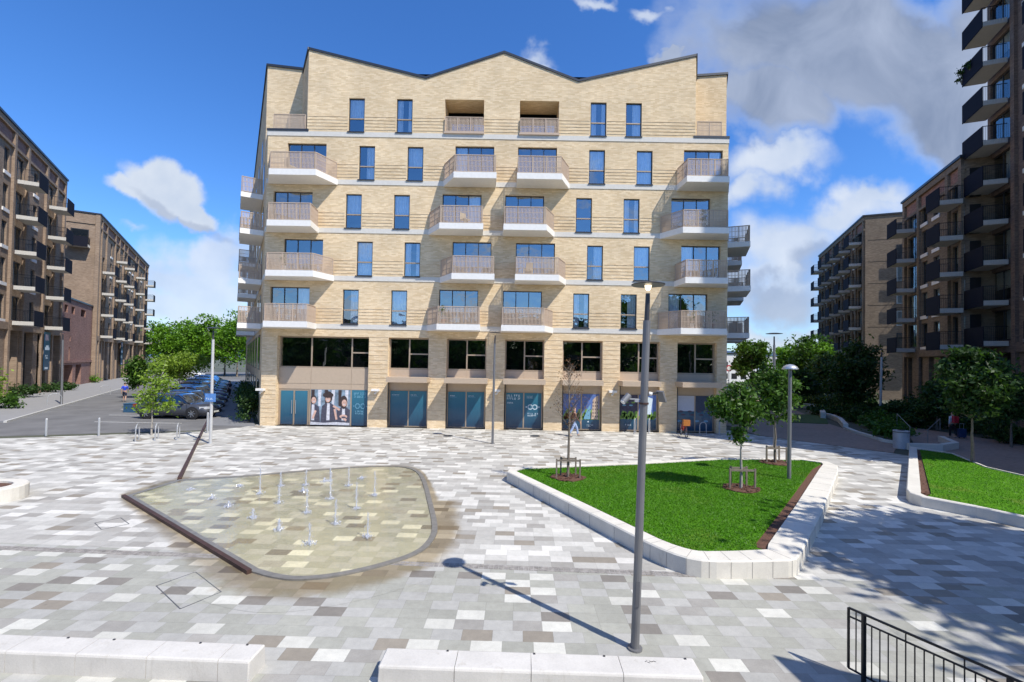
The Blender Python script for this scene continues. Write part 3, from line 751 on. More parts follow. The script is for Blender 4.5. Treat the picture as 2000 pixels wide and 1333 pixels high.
# bays 2..7
LOWX = [(755,832,794),(870,946,908),(985,1060,1023),(1095,1173,1134),(1209,1286,1250),(1322,1398,1362)]
CANX = [(753.6,838),(867,953),(982.7,1066),(1098,1179),(1209,1292),(1324,1410)]
SKYB = colm('poster_sky', (.10, .17, .42), var=.3, scale=2.); GRN = colm('poster_meadow', (.16, .30, .05), var=.5, scale=5.); STONE = colm('poster_tower_stone', (.52, .40, .30)); DUSK = colm('poster_dark_room', (.05, .045, .08), var=.6)
for i in range(6):
    xa, xb = bays[i+1]; W = xb-xa; mu = W*.5
    window(mb_root, xa, xb, ZU0, ZU1, YG, (mu,), ((mu, W, (ZU1-ZU0)*.49),), .09, BRONZE, GLASSD, 'office_window')
    s = MB(); s.box(xa, xb, YG, YG+.06, ZS+.2, ZU0-.005); s.box(xa, xb, YG+.0, YG+.06, ZD+.02, ZS-.012); s.box(xa+mu-.01, xa+mu+.01, YG-.012, YG-.001, ZD+.02, ZU0-.01); s.build('spandrel_panel', SPAND, mb_root)
    ca, cb = (fac(q, 742, D-1.34)[0] for q in CANX[i]); ca = max(ca, xa-.12); cb = min(cb, xb+.16)
    c = MB(); c.box(ca, cb, D-1.34, D-.02, ZS-.02, ZS+.30); c.box(xa+.01, xb-.01, D-.02, YG+.0, ZS-.01, ZS+.29); c.build('canopy', SPAND, mb_root)
    la, lb, lm = (fx(q, 800) for q in LOWX[i]); la = xa+.04; lb = xb-.04; lm = (la+lb)/2
    f = MB(); f.box(la, la+.08, YG-.03, YG+.08, .02, ZD); f.box(lb-.08, lb, YG-.03, YG+.08, .02, ZD); f.box(lm-.04, lm+.04, YG-.03, YG+.08, .02, ZD); f.box(la, lb, YG-.032, YG+.08, ZD, ZD+.05); f.box(la+.08, lm-.04, YG-.03, YG+.08, .02, .09); f.box(lm+.04, lb-.08, YG-.03, YG+.08, .02, .09)
    f.build('shop_frame', BRONZE, mb_root)
    for j, (a, b) in enumerate(((la+.08, lm-.04), (lm+.04, lb-.08))):
        w_ = b-a; p = MB(); p.box(0, w_, -.015, .03, 0, ZD-.1); t = MB()
        base = BLUEG
        if i == 3: base = SKYB
        if i == 4: base = DUSK if j == 0 else SKYB
        if i == 5: base = colm('pale_blind', (.50, .53, .60), var=.05) if j == 0 else colm('poster_navy', (.03, .05, .10))
        o = p.build('poster', base, mb_root, loc=(a, YG, .09)); h = ZD-.1; y = -.018
        mats = [SWHITE, BLUEG, GRN, STONE, SDIM, DUSK]
        def rect(x0, x1, z0, z1, m, yy=y): t.quad((x0, yy, z0), (x1, yy, z0), (x1, yy, z1), (x0, yy, z1), m=m)
        if i in (0, 1):
            text_rows(t, w_*.1, h*.86, w_*.4, h*.04, 1, i*3+j, y=-.016); rect(w_*.1, w_*.5, h*.845, h*.85, 4)
        if i == 2 and j == 0: text_rows(t, w_*.06, h*.78, w_*.85, h*.17, 2, 11, y=-.016); text_rows(t, w_*.06, h*.68, w_*.4, h*.05, 1, 12, y=-.016)
        if i == 2 and j == 1:
            text_rows(t, w_*.15, h*.84, w_*.4, h*.08, 2, 13, y=-.016)
            for q in (.35, .62):
                for k in range(12):
                    a0 = 2*math.pi*k/12; r = w_*.13; t.box(w_*q+r*math.cos(a0)-.03, w_*q+r*math.cos(a0)+.03, -.02, -.016, h*.6+r*math.sin(a0)-.03, h*.6+r*math.sin(a0)+.03)
            for q in (.12, .86): t.box(w_*q-.03, w_*q+.03, -.02, -.016, h*.58, h*.62)
            text_rows(t, w_*.2, h*.32, w_*.6, h*.11, 2, 15, y=-.016)
        if i == 3:
            rect(.0, w_, 0, h*.27, 1)
            for k in range(9): disc(t, w_*(k+.5)/9, h*(.30+.06*((k*7) % 3)), .16, .17+.1*(k % 3), y-.001, 2)
            rect(.0, w_, 0, h*.265, 1, y-.002)
            if j == 1:
                t.quad((w_*.55, y-.003, h*.28), (w_*.95, y-.003, h*.28), (w_*.95, y-.003, h*.97), (w_*.8, y-.003, h*.93), (w_*.62, y-.003, h*.84), m=3)
                for r in range(5):
                    for q in (.62, .75, .87): rect(w_*q, w_*(q+.05), h*(.34+r*.1), h*(.39+r*.1), 5, y-.004)
                t.quad((w_*.1, y-.0025, h*.28), (w_*.5, y-.0025, h*.28), (w_*.5, y-.0025, h*.72), (w_*.3, y-.0025, h*.55), m=4)
                disc(t, w_*.37, h*.21, .05, .05, y-.005, 0); text_rows(t, w_*.3, h*.06, w_*.35, h*.07, 2, 20, y=-.021, m=0)
        if i == 4:
            rect(0, w_, 0, h*.30, 1, y-.003)
            for k in range(8): disc(t, w_*(k+.5)/8, h*(.34+.05*((k*5) % 3)), .14, .16+.08*(k % 3), y-.001, 2)
            if j == 0:
                for k in range(7): disc(t, w_*(.1+.13*k), h*(.62+.08*(k % 3)), .13, .05, y-.002, (5, 4, 2)[k % 3]); rect(w_*.1, w_*.4, h*.45, h*.47, 4, y-.003)
                text_rows(t, w_*.3, h*.1, w_*.3, h*.06, 1, 23, y=-.022, m=0)
            else: t.quad((w_*.35, y-.0015, h*.45), (w_*.7, y-.0015, h*.45), (w_*.8, y-.0015, h*.9), (w_*.5, y-.0015, h*.95), m=0)
        if i == 5:
            rect(0, w_, 0, h*.56, 1, y-.001)
            for k in range(7): disc(t, w_*(.1+.13*k), h*(.28+.09*((k*3) % 4)), .15, .07, y-.002-.0005*k, (4, 5, 5, 1)[k % 4])
        if t.f: t.build('lettering' if i < 3 else 'printed_image', mats, o)
# lamps on the piers
for px_, py_ in ((511, 762), (735, 763), (971, 764), (1197, 766)):
    x, z = fac(px_, py_, D-.1); l = MB(); l.box(x-.28, x+.22, D-.34, D-.03, z-.04, z+.1); l.tube((x+.1, D-.05, z-.03), (x-.08, D-.2, z-.22), .05, .07); l.build('wall_light', WHITE, mb_root)
# downpipes in the reveals
for b in bays[1:]:
    d = MB(); d.tube((b[0]+.06, D+.1, 0), (b[0]+.06, D+.1, ZS-.1), .03); d.build('downpipe', COPING, mb_root)
# ================================================================== flanking blocks
ANGL = math.atan2(.856, -.516); ANGR = math.atan2(-.928, -.373)
FLOOR_W = {}
def block(label, name, org, ang, L, base, nfl, fh, roof, brickm, bals, depth=16., winx=(), skip=(), arc=5.0, x_lo=0., podium=True, endwin=(), endbal=(), sill=True, p=1.5, bl=2.5, navy=True, frieze=True):
    """org: world xy of local origin; local x along the facade, outward is -y"""
    root = thing(name, label, 'apartment building', (org[0], org[1], 0), ang)
    mb = MB(); ops = []; wn = []
    for k in range(nfl):
        z = base+fh*k+.12
        for bi, (bx, ks) in enumerate(bals):
            if k in ks: ops.append((bx+.1, bx+bl-.1, z, z+2.35)); wn.append(('balcony_door', bx+.1, bx+bl-.1, z, z+2.35, ((bl-.2)/2,)))
        for wx in winx:
            if (k, wx) in skip: continue
            ops.append((wx, wx+1.15, z+.02, z+2.25)); wn.append(('window', wx, wx+1.15, z+.02, z+2.25, (.75,)))
    if podium:
        x = x_lo+.8
        while x < L-3.2: ops.append((x, x+arc-1.3, 0., base-.9, .7)); x += arc
    wall_grid(mb, x_lo, L, 0, roof, ops, y=0, rev=.22, m=0, md=1, back=.7)
    y1 = depth
    mb.quad((x_lo, 0, 0), (x_lo, 0, roof), (x_lo, y1, roof), (x_lo, y1, 0)); mb.quad((L, 0, 0), (L, y1, 0), (L, y1, roof), (L, 0, roof))
    mb.quad((x_lo, y1, 0), (x_lo, y1, roof), (L, y1, roof), (L, y1, 0)); mb.quad((x_lo, 0, roof), (L, 0, roof), (L, y1, roof), (x_lo, y1, roof), m=2)
    # ribs between the bays and the frame under the eaves
    ribs = sorted({x_lo+.25, L-.25, *[b[0]-.45 for b in bals], *[b[0]+bl+.45 for b in bals]})
    rr = [ribs[0]]
    for q in ribs[1:]:
        if q-rr[-1] > 1.1: rr.append(q)
    for q in rr:
        if q < x_lo or q > L: continue
        mb.box(q-.24, q+.24, -.22, -.002, 0, roof-.02)
    mb.box(x_lo+.01, L-.01, -.235, -.002, roof-.55, roof-.03); mb.box(x_lo+.01, L-.01, -.21, -.002, base-.85, base-.15)
    if frieze:
        mb.box(x_lo+.01, L-.01, -.2, -.002, roof-2.0, roof-1.75)
        for a, b in zip(rr[:-1], rr[1:]):
            if b-a > 1.2: mb.quad((a+.25, -.006, roof-1.72), (b-.25, -.006, roof-1.72), (b-.25, -.006, roof-.57), (a+.25, -.006, roof-.57), m=3)
    mb.build('wall', [brickm, DARK, COPING, RED if brickm in (BROWN, BROWN2) else DBROWN], root)
    c = MB(); c.box(x_lo-.12, L+.12, -.34, y1, roof, roof+.22); c.build('coping', COPING, root)
    for nm, a, b, c0, c1, mu in wn:
        window(root, a, b, c0, c1, .15, mu, (), .07, None, GLASSB, nm, random.Random(int(a*31+c0*7)).choice([None, [(.55, .96, .02)], None, [(.04, .35, .02)], [(.04, .96, .4)]]))
    if podium:
        x = x_lo+.8
        while x < L-3.2:
            a, b = x+.01, x+arc-1.31; w_ = b-a
            window(root, a, b, .02, base-.92, .55, (w_*.33, w_*.66), ((0, w_, 3.1),), .1, None, GLASSD, 'shop_window'); x += arc
    sk = MB()
    if sill:
        for k in range(nfl):
            for wx in winx:
                if (k, wx) in skip: continue
                sk = MB(); sk.box(wx-.15, wx+1.3, -.1, -.008, base+fh*k-.22, base+fh*k+.1); sk.build('window_sill', WHITE, root)
    for bx, ks in bals:
        for k in ks:
            balcony_box(root, bx, base+fh*k, p, bl, navy)
    for (yy, ks) in endbal:     # balconies on the end wall at local x = x_lo or L
        pass
    return root
BC = {}
def balcony_box(root, bx, z, p, bl, navy=True, rot=0., y=-.24):
    key = (p, bl, navy)
    if key not in BC:
        s = MB(); s.box(0, bl, -p, 0, -.38, 0)
        n = int(p/.16)
        for k in range(n):
            for xx in (-.018, bl-.004): s.box(xx, xx+.022, -p+.03+k*p/n, -p+.03+k*p/n+.09, -.36, -.02)
        s_ = s.mesh('slab', SLABM)
        f = MB(); f.box(-.01, bl+.01, -p-.05, -p-.005, -.42, 1.12)
        f_ = f.mesh('front_panel', NAVY if navy else RAILM)
        rs = []
        for xx in (.03, bl-.03):
            r = MB(); r.bar((xx, -p+.02, 1.1), (xx, -.02, 1.1), .05, .04)
            for k in range(int(p/.11)+1): r.bar((xx, -p+.04+k*.11, 0.), (xx, -p+.04+k*.11, 1.09), .014, .014)
            rs.append(r.mesh('railing', BLACK))
        BC[key] = (s_, f_, *rs)
    o = bpy.data.objects.new('balcony', None); COL.objects.link(o); o.parent = root; o.location = (bx, y, z); o.rotation_euler = (0, 0, rot)
    for me in BC[key]: link(me.name.split('.')[0], me, o)
    return o
def PLs(Y):   # distance s along left street line for world depth Y, origin at (-49.4,47.6)
    return (Y-47.6)/.856
A5 = range(5); A4 = range(4)
LB1 = block('near left brown brick block with staggered navy balconies and dark coping', 'apartment_building', (-50.35, 47.6), ANGL, PLs(56.9), 7.55, 5, 3.42, 26., BROWN,
      [(PLs(44.0), A5), (PLs(51.6), A5)], winx=(PLs(42.0), PLs(48.3)), x_lo=PLs(39.4), arc=4.1)
o = LB1
# banners on the left street
def banner(root, x, z0, z1, wd, y=-.35, m=BLUEG):
    b = MB(); b.box(x, x+wd, y-.05, y, z0, z1); q = b.build('banner', colm('banner_navy', (.012, .05, .11), var=.2), root)
    t = MB(); h = z1-z0
    t.box(x+wd*.15, x+wd*.75, y-.06, y-.051, z0+h*.78, z0+h*.94, m=1); t.box(x+wd*.15, x+wd*.85, y-.06, y-.051, z0+h*.53, z0+h*.60); t.box(x+wd*.3, x+wd*.7, y-.06, y-.051, z0+h*.60, z0+h*.65)
    text_rows(t, x+wd*.2, z0+h*.28, wd*.6, h*.12, 2, 31, m=2, y=y-.052); t.box(x+wd*.2, x+wd*.7, y-.06, y-.051, z0+h*.03, z0+h*.08)
    t.build('lettering', [SWHITE, colm('banner_picture', (.28, .22, .30)), SDIM], q)
banner(LB1, PLs(51.2), 2.6, 6.9, 1.9)
# lower link block in red brick
s0, s1 = PLs(57.0), PLs(71.2)
lk = thing('link_building', 'low red brick link block with slot windows and car park entrance on the left street', 'building', (-50.35, 47.6, 0), ANGL)
mb = MB(); lo = []
for x in (s0+2.2, s0+5.4): lo.append((x, x+.45, 3.6, 5.4)); lo.append((x+.2, x+.65, 6.2, 6.9)); lo.append((x-.1, x+.35, 8.2, 9.3))
for x, w_ in ((s0+3, 1.4), (s0+6, 1.5), (s0+10.5, 2.4)): lo.append((x, x+w_, 9.9, 10.9, .4))
lo += [(s0+.6, s0+7.4, 0, 3.0, 1.2), (s0+8.8, s0+11.5, 0, 3.0, 1.2)]
lo = [q for q in lo if not (q[2] == 3.6 and False)]
wall_grid(mb, s0, s1, 0, 11.8, lo, y=.35, rev=.15, md=1, back=2.)
mb.quad((s0, .35, 11.8), (s1, .35, 11.8), (s1, 14, 11.8), (s0, 14, 11.8), m=2); mb.box(s0, s1, .2, .348, 3.3, 3.6); mb.box(s0+3.2, s0+3.7, .35, .9, 0, 3.0)
mb.build('wall', [RED, DARK, COPING], lk); c = MB(); c.box(s0, s1, .2, 14, 11.8, 12.0); c.build('coping', COPING, lk)
LB2 = block('far left brown brick block with white slab balconies stepping down to the trees', 'apartment_building', (-50.35, 47.6), ANGL, PLs(112), 7.5, 5, 3.42, 26.2, BROWN,
      [(PLs(73.2), A4), (PLs(81.5), A5), (PLs(87.6), A5), (PLs(98), A5), (PLs(108.6), A5)], winx=(PLs(78.6), PLs(92.5), PLs(95.2), PLs(104), PLs(84.9)), x_lo=PLs(71.3), arc=4.6, depth=17.)
banner(LB2, PLs(86), 2.6, 6.9, 1.9)
# end wall details of the far left block (faces the plaza)
for k in (4,):
    z = 7.5+3.42*k
    o = balcony_box(LB2, PLs(71.3)-.02, z, 1.4, 2.5, True, rot=-math.pi/2, y=3.4)
for k in range(4, 5):
    z = 7.5+3.42*k+.1; g = MB(); g.box(PLs(71.3)-.06, PLs(71.3)+.1, 1.1, 3.2, z, z+2.4); f = g.build('balcony_door', DKFRAME, LB2); q = MB(); q.quad((PLs(71.3)-.07, 1.2, z+.08), (PLs(71.3)-.07, 3.1, z+.08), (PLs(71.3)-.07, 3.1, z+2.3), (PLs(71.3)-.07, 1.2, z+2.3)); q.build('pane', GLASSB, f)
fb = MB(); fb.box(PLs(71.3)-.12, PLs(71.3)-.003, .4, 7, 24.6, 24.9); fb.box(PLs(71.3)-.2, PLs(71.3)-.003, -.2, .3, 0, 26.1); fb.build('brick_frame', BROWN, LB2)
# near left tower, only its edge enters the picture
TL = block('dark brick tower at the extreme left edge of the view', 'tower_block', (-50.35, 47.6), ANGL, PLs(39.3), 7.5, 9, 3.42, 42., DBROWN, [], winx=(PLs(36.2),), x_lo=PLs(28), arc=4.6, depth=14.)

# --- right hand side: local x runs toward the camera, origin at the far end
def RS(Y, Y0): return (Y0-Y)/.928
RO = (41.45, 48.6)
RB = block('six storey brown brick block on the right behind the hedge with black balconies', 'apartment_building', RO, ANGR, RS(37.7, 48.6), 6.5, 5, 3.0, 22., BROWN2,
      [(RS(47.9, 48.6), A5), (RS(39.6, 48.6), A5)], winx=(RS(44.9, 48.6), RS(42.7, 48.6)), arc=2.3, depth=15., bl=2.4, p=1.5)
FO = (50.2+.402*24.3, 65.5+24.3)
RF = block('far right brown brick block with rows of black balconies above the park trees', 'apartment_building', FO, ANGR, RS(65.5, 89.8), 7.2, 6, 3.1, 26.1, BROWN2,
      [(RS(88.6, 89.8), range(6)), (RS(83.5, 89.8), range(6)), (RS(78.5, 89.8), range(6)), (RS(73.5, 89.8), range(6)), (RS(68.6, 89.8), range(6))], winx=(RS(85.5, 89.8), RS(80.6, 89.8), RS(75.6, 89.8), RS(70.6, 89.8)), arc=4.4, depth=16.)
LF = RS(65.5, 89.8)
for k in range(6):
    z = 7.2+3.1*k
    g = MB(); g.box(LF-.1, LF+.05, 3.6, 5.4, z+.1, z+2.2); f = g.build('window', plain('pale_blind', (.42, .47, .47), .6) if k in (1, 2, 3) else DKFRAME, RF); q = MB(); q.quad((LF+.056, 3.7, z+.2), (LF+.056, 5.3, z+.2), (LF+.056, 5.3, z+2.1), (LF+.056, 3.7, z+2.1)); q.build('pane', GLASS, f)
    balcony_box(RF, LF+.02, z, 1.4, 2.3, True, rot=math.pi/2, y=5.6)
    h = MB(); h.box(LF-.05, LF+.012, .3, 3.5, z-.08, z-.02); h.build('joint', DARK, RF)
TO = (36.7+.402*3.46+.75, 37.56)
TR_L = RS(13.4, 37.56)
RT_ = block('tall dark brick tower at the right edge with deep black balconies', 'tower_block', TO, ANGR, TR_L, 6.7, 12, 3.1, 44.5, DBROWN,
      [(RS(37.3, 37.56), range(12)), (RS(30.2, 37.56), range(12)), (RS(20.2, 37.56), range(12))], winx=(RS(33.2, 37.56), RS(31.9, 37.56), RS(26, 37.56)), arc=3.6, depth=16., bl=2.9, p=1.45, frieze=False)
# climbing plants on one balcony
bpl = None

# ================================================================== ground
g = MB(); g.box(-2500, 2500, -2500, 2500, -.5, -.03); struct('ground', g, GROUND)
def G(px, py, z=0.): return gnd(px, py, z)
bl0 = sL(0)
asph = MB(); asph.prism([(-75, 22), G(0, 852), G(230, 845), (X0+.2, D-1.5), (X0+.2+DL[0]*45, D+45), (X0+DL[0]*100, D+103), (-100, 135), (-75, 60)], -.12, -.008); struct('road', asph, ASPH)
# plaza sheet
pz = MB(); plz = [(-60, -12), (45, -12), (45, 9.), (26, 17.5), G(1790, 893), G(1745, 886), G(1480, 851), (X1+.9, D+1.5), (X0-.2, D+1.5), (X0-.5, D-.6), G(400, 843), G(230, 849), G(0, 857), (-60, 21.5)]
pz.prism(plz, -.12, 0.)
plaza = struct('plaza_paving', pz, PAV)
# left pavement with kerb
def lineP(px, py, n=1):
    x, y = G(px, py); return x, y
k0 = G(51, 814); k1 = (k0[0]-.603*80, k0[1]+80)
k00 = (k0[0]+.603*3, k0[1]-3)
pv = MB(); pv.prism([k00, k1, (k1[0]-30, k1[1]), (-80, 40), (-60, 33), (-45, 30)], -.1, .10); struct('pavement', pv, PAVE)
kb = MB(); kb.bar((k00[0], k00[1], .04), (k1[0], k1[1], .04), .16, .14); struct('kerb', kb, PAINT)
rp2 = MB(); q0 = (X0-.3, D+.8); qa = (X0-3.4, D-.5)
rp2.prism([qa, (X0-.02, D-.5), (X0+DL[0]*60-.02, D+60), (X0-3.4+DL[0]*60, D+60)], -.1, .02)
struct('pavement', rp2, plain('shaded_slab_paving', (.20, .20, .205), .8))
ml = MB()
a = G(215, 793); b = G(330, 800)
for i in range(7):
    y0 = 32.5+i*3.6; x0 = -22.2-.603*(y0-33.6)
    ml.bar((x0-6.2, y0-1.7, .0), (x0-.4, y0-1.7, .0), .10, .012)
o = ml.build('road_marking', PAINT); o['kind'] = 'structure'
# brown block path on the right
bp = MB(); bp.prism([G(1480, 850), G(1745, 885), G(1752, 872), G(1700, 852), G(1650, 838), G(1612, 826), (34, 60), (26, 75), (17, 60)], -.1, .006); struct('path', bp, PAVB)
bp = MB(); bp.prism([G(1800, 893), G(1862, 900), G(1930, 925), G(2060, 958), (40, 19), (34, 30), G(1930, 858), G(1800, 838), G(1765, 832)], -.1, .008); struct('path', bp, PAVB)
pg = MB(); pg.prism([G(1540, 826), G(1618, 829), G(1612, 812), G(1545, 810)], -.05, .05); o = pg.build('park_lawn', plain('grass_shade', (.05, .10, .02), .9, var=.3)); o['kind'] = 'structure'
# drainage channel of small setts across the plaza
a = G(-40, 1069); b = G(1372, 1124)
dr = MB(); n = 150
dv = Vector((b[0]-a[0], b[1]-a[1], 0)); Ld = dv.length; dv.normalize(); nn = Vector((-dv.y, dv.x, 0)); rg = random.Random(5)
for r in range(2):
    for k in range(n*1):
        c = Vector((a[0], a[1], 0))+dv*(k+.5)*Ld/n+nn*(r-.5)*.11
        hx = dv*(Ld/n*.45); hy = nn*.047; z = .004+rg.random()*.003
        dr.prism([tuple((c-hx-hy)[:2]), tuple((c+hx-hy)[:2]), tuple((c+hx+hy)[:2]), tuple((c-hx+hy)[:2])], -.01, z)
o = dr.build('drainage_channel', plain('sett_stone', (.27, .25, .23), .85, var=.45, scale=7.)); o['kind'] = 'structure'
# inset access covers: thin metal outlines in the paving
def cover(pts, label):
    m = MB(); P = [G(*q) for q in pts]
    for i in range(len(P)-1): m.bar((*P[i], .003), (*P[i+1], .003), .018, .006)
    tag(m.build('access_cover', plain('cover_edge', (.16, .16, .16), .5, .4)), label, 'access cover')
cover([(185, 1022), (198, 1035), (252, 1024), (236, 1012), (185, 1022)], 'thin metal outline of an access cover left of the pool tip')
cover([(305, 1145), (352, 1190), (432, 1157), (382, 1118), (305, 1145)], 'larger diamond shaped access cover outline by the near edge of the pool')
for px_, py_ in ((875, 852), (1045, 852)):
    m = MB(); x, y = G(px_, py_); m.lathe([(0, .012), (.3, .012), (.32, 0)], (x, y, 0), 18); tag(m.build('manhole_cover', SLATE), 'dark round drain cover in the paving '+('left' if px_ < 900 else 'right')+' of the slim pole by the shops', 'drain cover')

# ================================================================== pool
po_px = [(245, 971), (350, 939), (480, 931), (640, 917), (740, 911), (795, 912), (822, 922), (834, 944), (845, 985), (856, 1028), (852, 1052), (825, 1083), (745, 1110), (650, 1131), (575, 1137), (530, 1131), (492, 1120)]
pool_c = [G(*p) for p in po_px]
_o = [Vector(p) for p in pool_c[2:]]; _n = [_o[0]]
for _a, _b in zip(_o[:-1], _o[1:]): _n += [_a.lerp(_b, .25), _a.lerp(_b, .75)]
_n.append(_o[-1]); _o = _n; _n = [_o[0]]
for _a, _b in zip(_o[:-1], _o[1:]): _n += [_a.lerp(_b, .25), _a.lerp(_b, .75)]
_n.append(_o[-1]); pool_c = pool_c[:2]+[(q.x, q.y) for q in _n if True]
cen = Vector((sum(p[0] for p in pool_c)/len(pool_c), sum(p[1] for p in pool_c)/len(pool_c)))
def inset(pts, d):
    out = []; n = len(pts)
    ar = sum(pts[i][0]*pts[(i+1) % n][1]-pts[(i+1) % n][0]*pts[i][1] for i in range(n)); sg = 1 if ar > 0 else -1
    for i in range(n):
        p = Vector(pts[i][:2]); a_ = Vector(pts[i-1][:2]); b_ = Vector(pts[(i+1) % n][:2])
        e1 = (p-a_).normalized(); e2 = (b_-p).normalized(); n1 = Vector((-e1.y, e1.x))*sg; n2 = Vector((-e2.y, e2.x))*sg
        bb = (n1+n2); bb.normalize(); c = max(.35, bb.dot(n1)); q = p+bb*d/c; out.append((q.x, q.y))
    return out
def ring(mb, o, i, z0, z1, m=0):
    n = len(o)
    for k in range(n):
        k2 = (k+1) % n
        mb.quad((*o[k], z1), (*o[k2], z1), (*i[k2], z1), (*i[k], z1), m=m)
        mb.quad((*o[k], z0), (*o[k2], z0), (*o[k2], z1), (*o[k], z1), m=m)
        mb.quad((*i[k], z1), (*i[k2], z1), (*i[k2], z0), (*i[k], z0), m=m)
pool = thing('water_feature', 'shallow mirror pool of bubbling jets set flush in the plaza paving', 'fountain', (0, 0, 0))
def dense(pts, n=6):
    return [((pts[i][0]*(n-k)+pts[(i+1) % len(pts)][0]*k)/n, (pts[i][1]*(n-k)+pts[(i+1) % len(pts)][1]*k)/n) for i in range(len(pts)) for k in range(n)]
fl_ = inset(pool_c, .06)
m = MB(); m.prism(fl_, -.05, .012); m.build('pool_floor', PAVP, pool)
m = MB(); ring(m, pool_c, inset(pool_c, .15), 0, .04); m.build('rim', RIM, pool)
a = pool_c[0]; b = pool_c[-1]; v = (Vector(b)-Vector(a)).normalized(); nrm = Vector((v.y, -v.x)) if Vector((v.y, -v.x)).dot(Vector(a)-cen) > 0 else Vector((-v.y, v.x))
m = MB(); m.bar((a[0]+nrm.x*.055, a[1]+nrm.y*.055, .035), (b[0]+nrm.x*.055, b[1]+nrm.y*.055, .04), .10, .10); m.build('steel_edge', CORTEN, pool)
wm, wt, wb = mat('pool_water'); wt.n.remove(wb)
tr = wt.add('ShaderNodeBsdfTransparent'); wt.put(tr.inputs[0], (.95, .95, .92)); gl = wt.add('ShaderNodeBsdfGlossy'); gl.inputs['Roughness'].default_value = .03
P = wt.add('ShaderNodeNewGeometry').outputs['Position']
wt.put(gl.inputs['Normal'], wt.bump(wt.math('ADD', wt.noise(P, 5., 3., .5), wt.math('MULTIPLY', wt.noise(P, 17., 2., .5), .4)), .35, .03))
fr = wt.add('ShaderNodeFresnel'); fr.inputs[0].default_value = 1.33; wt.put(fr.inputs['Normal'], wt.bump(wt.noise(P, 6., 3., .5), .3, .03))
ms = wt.add('ShaderNodeMixShader'); wt.put(ms.inputs[0], wt.math('MULTIPLY', fr.outputs[0], 1.15, clamp=True)); wt.l.new(tr.outputs[0], ms.inputs[1]); wt.l.new(gl.outputs[0], ms.inputs[2]); wt.l.new(ms.outputs[0], wt.n['Material Output'].inputs[0])
wi = inset(pool_c, .148)
m = MB(); m.quad(*[(x, y, .032) for x, y in (wi if sum(wi[i][0]*wi[(i+1) % len(wi)][1]-wi[(i+1) % len(wi)][0]*wi[i][1] for i in range(len(wi))) > 0 else wi[::-1])]); wo = m.build('water_surface', wm, pool)
# splashed paving round the pool: same pavers, darkened where wet
dpts = dense(pool_c, 2); dpts = smoothpoly(dpts, 1)
me = bpy.data.meshes.new('wet_paving'); V = []; A = []; Fc = []
wdist = []
for (x, y) in dpts:
    d = Vector((x, y))-cen; ang_ = math.degrees(math.atan2(d.y, d.x))
    k = 1.25 if -125 < ang_ < 20 else (.42 if 20 <= ang_ < 150 else .8)
    wdist.append(k)
L_ = 7; N = len(dpts)
for j in range(L_):
    f = j/(L_-1)
    for (x, y), k in zip(dpts, wdist):
        d = (Vector((x, y))-cen).normalized(); q = Vector((x, y))+d*(f*k*.95-.02); V.append((q.x, q.y, .004)); A.append((1-f))
for j in range(L_-1):
    for i in range(N): i2 = (i+1) % N; Fc.append((j*N+i, j*N+i2, (j+1)*N+i2, (j+1)*N+i))
me.from_pydata(V, [], Fc); me.materials.append(PAV); at = me.attributes.new('wet', 'FLOAT', 'POINT'); at.data.foreach_set('value', A)
o = link('wet_paving', me); o['kind'] = 'structure'
# steel fin running from the pool toward the street
a = G(350, 939); b = G(405, 824)
m = MB(); m.bar((a[0], a[1], .06), (b[0], b[1], .06), .11, .12); tag(m.build('steel_edging', CORTEN), 'long rusty steel strip running from the pool corner to the parked cars', 'edging')
# jets
JM, jt, jb = mat('water_jet'); jt.n.remove(jb)
tr = jt.add('ShaderNodeBsdfTransparent'); df = jt.add('ShaderNodeBsdfDiffuse'); jt.put(df.inputs[0], (.85, .88, .97)); tl = jt.add('ShaderNodeBsdfTranslucent'); jt.put(tl.inputs[0], (.85, .9, 1.))
gl = jt.add('ShaderNodeBsdfGlossy'); gl.inputs['Roughness'].default_value = .15
a1 = jt.add('ShaderNodeMixShader'); a1.inputs[0].default_value = .4; jt.l.new(df.outputs[0], a1.inputs[1]); jt.l.new(tl.outputs[0], a1.inputs[2])
a2 = jt.add('ShaderNodeMixShader'); a2.inputs[0].default_value = .25; jt.l.new(a1.outputs[0], a2.inputs[1]); jt.l.new(gl.outputs[0], a2.inputs[2])
a3 = jt.add('ShaderNodeMixShader'); a3.inputs[0].default_value = .5; jt.l.new(tr.outputs[0], a3.inputs[1]); jt.l.new(a2.outputs[0], a3.inputs[2]); jt.l.new(a3.outputs[0], jt.n['Material Output'].inputs[0])
jets = [(845,315,165),(965,270,88),(730,272,20),(570,345,35),(665,390,40),(805,455,65),(955,525,75),(1130,605,130),(1280,490,150),(1465,565,150),(1400,400,160),(1250,345,170),(1505,325,150),(1355,268,115),(1215,245,30),(1110,265,100),(1115,425,150),(955,368,100),(1430,226,20),(445,292,14),(1095,300,30),(1250,240,80)]
JL = []
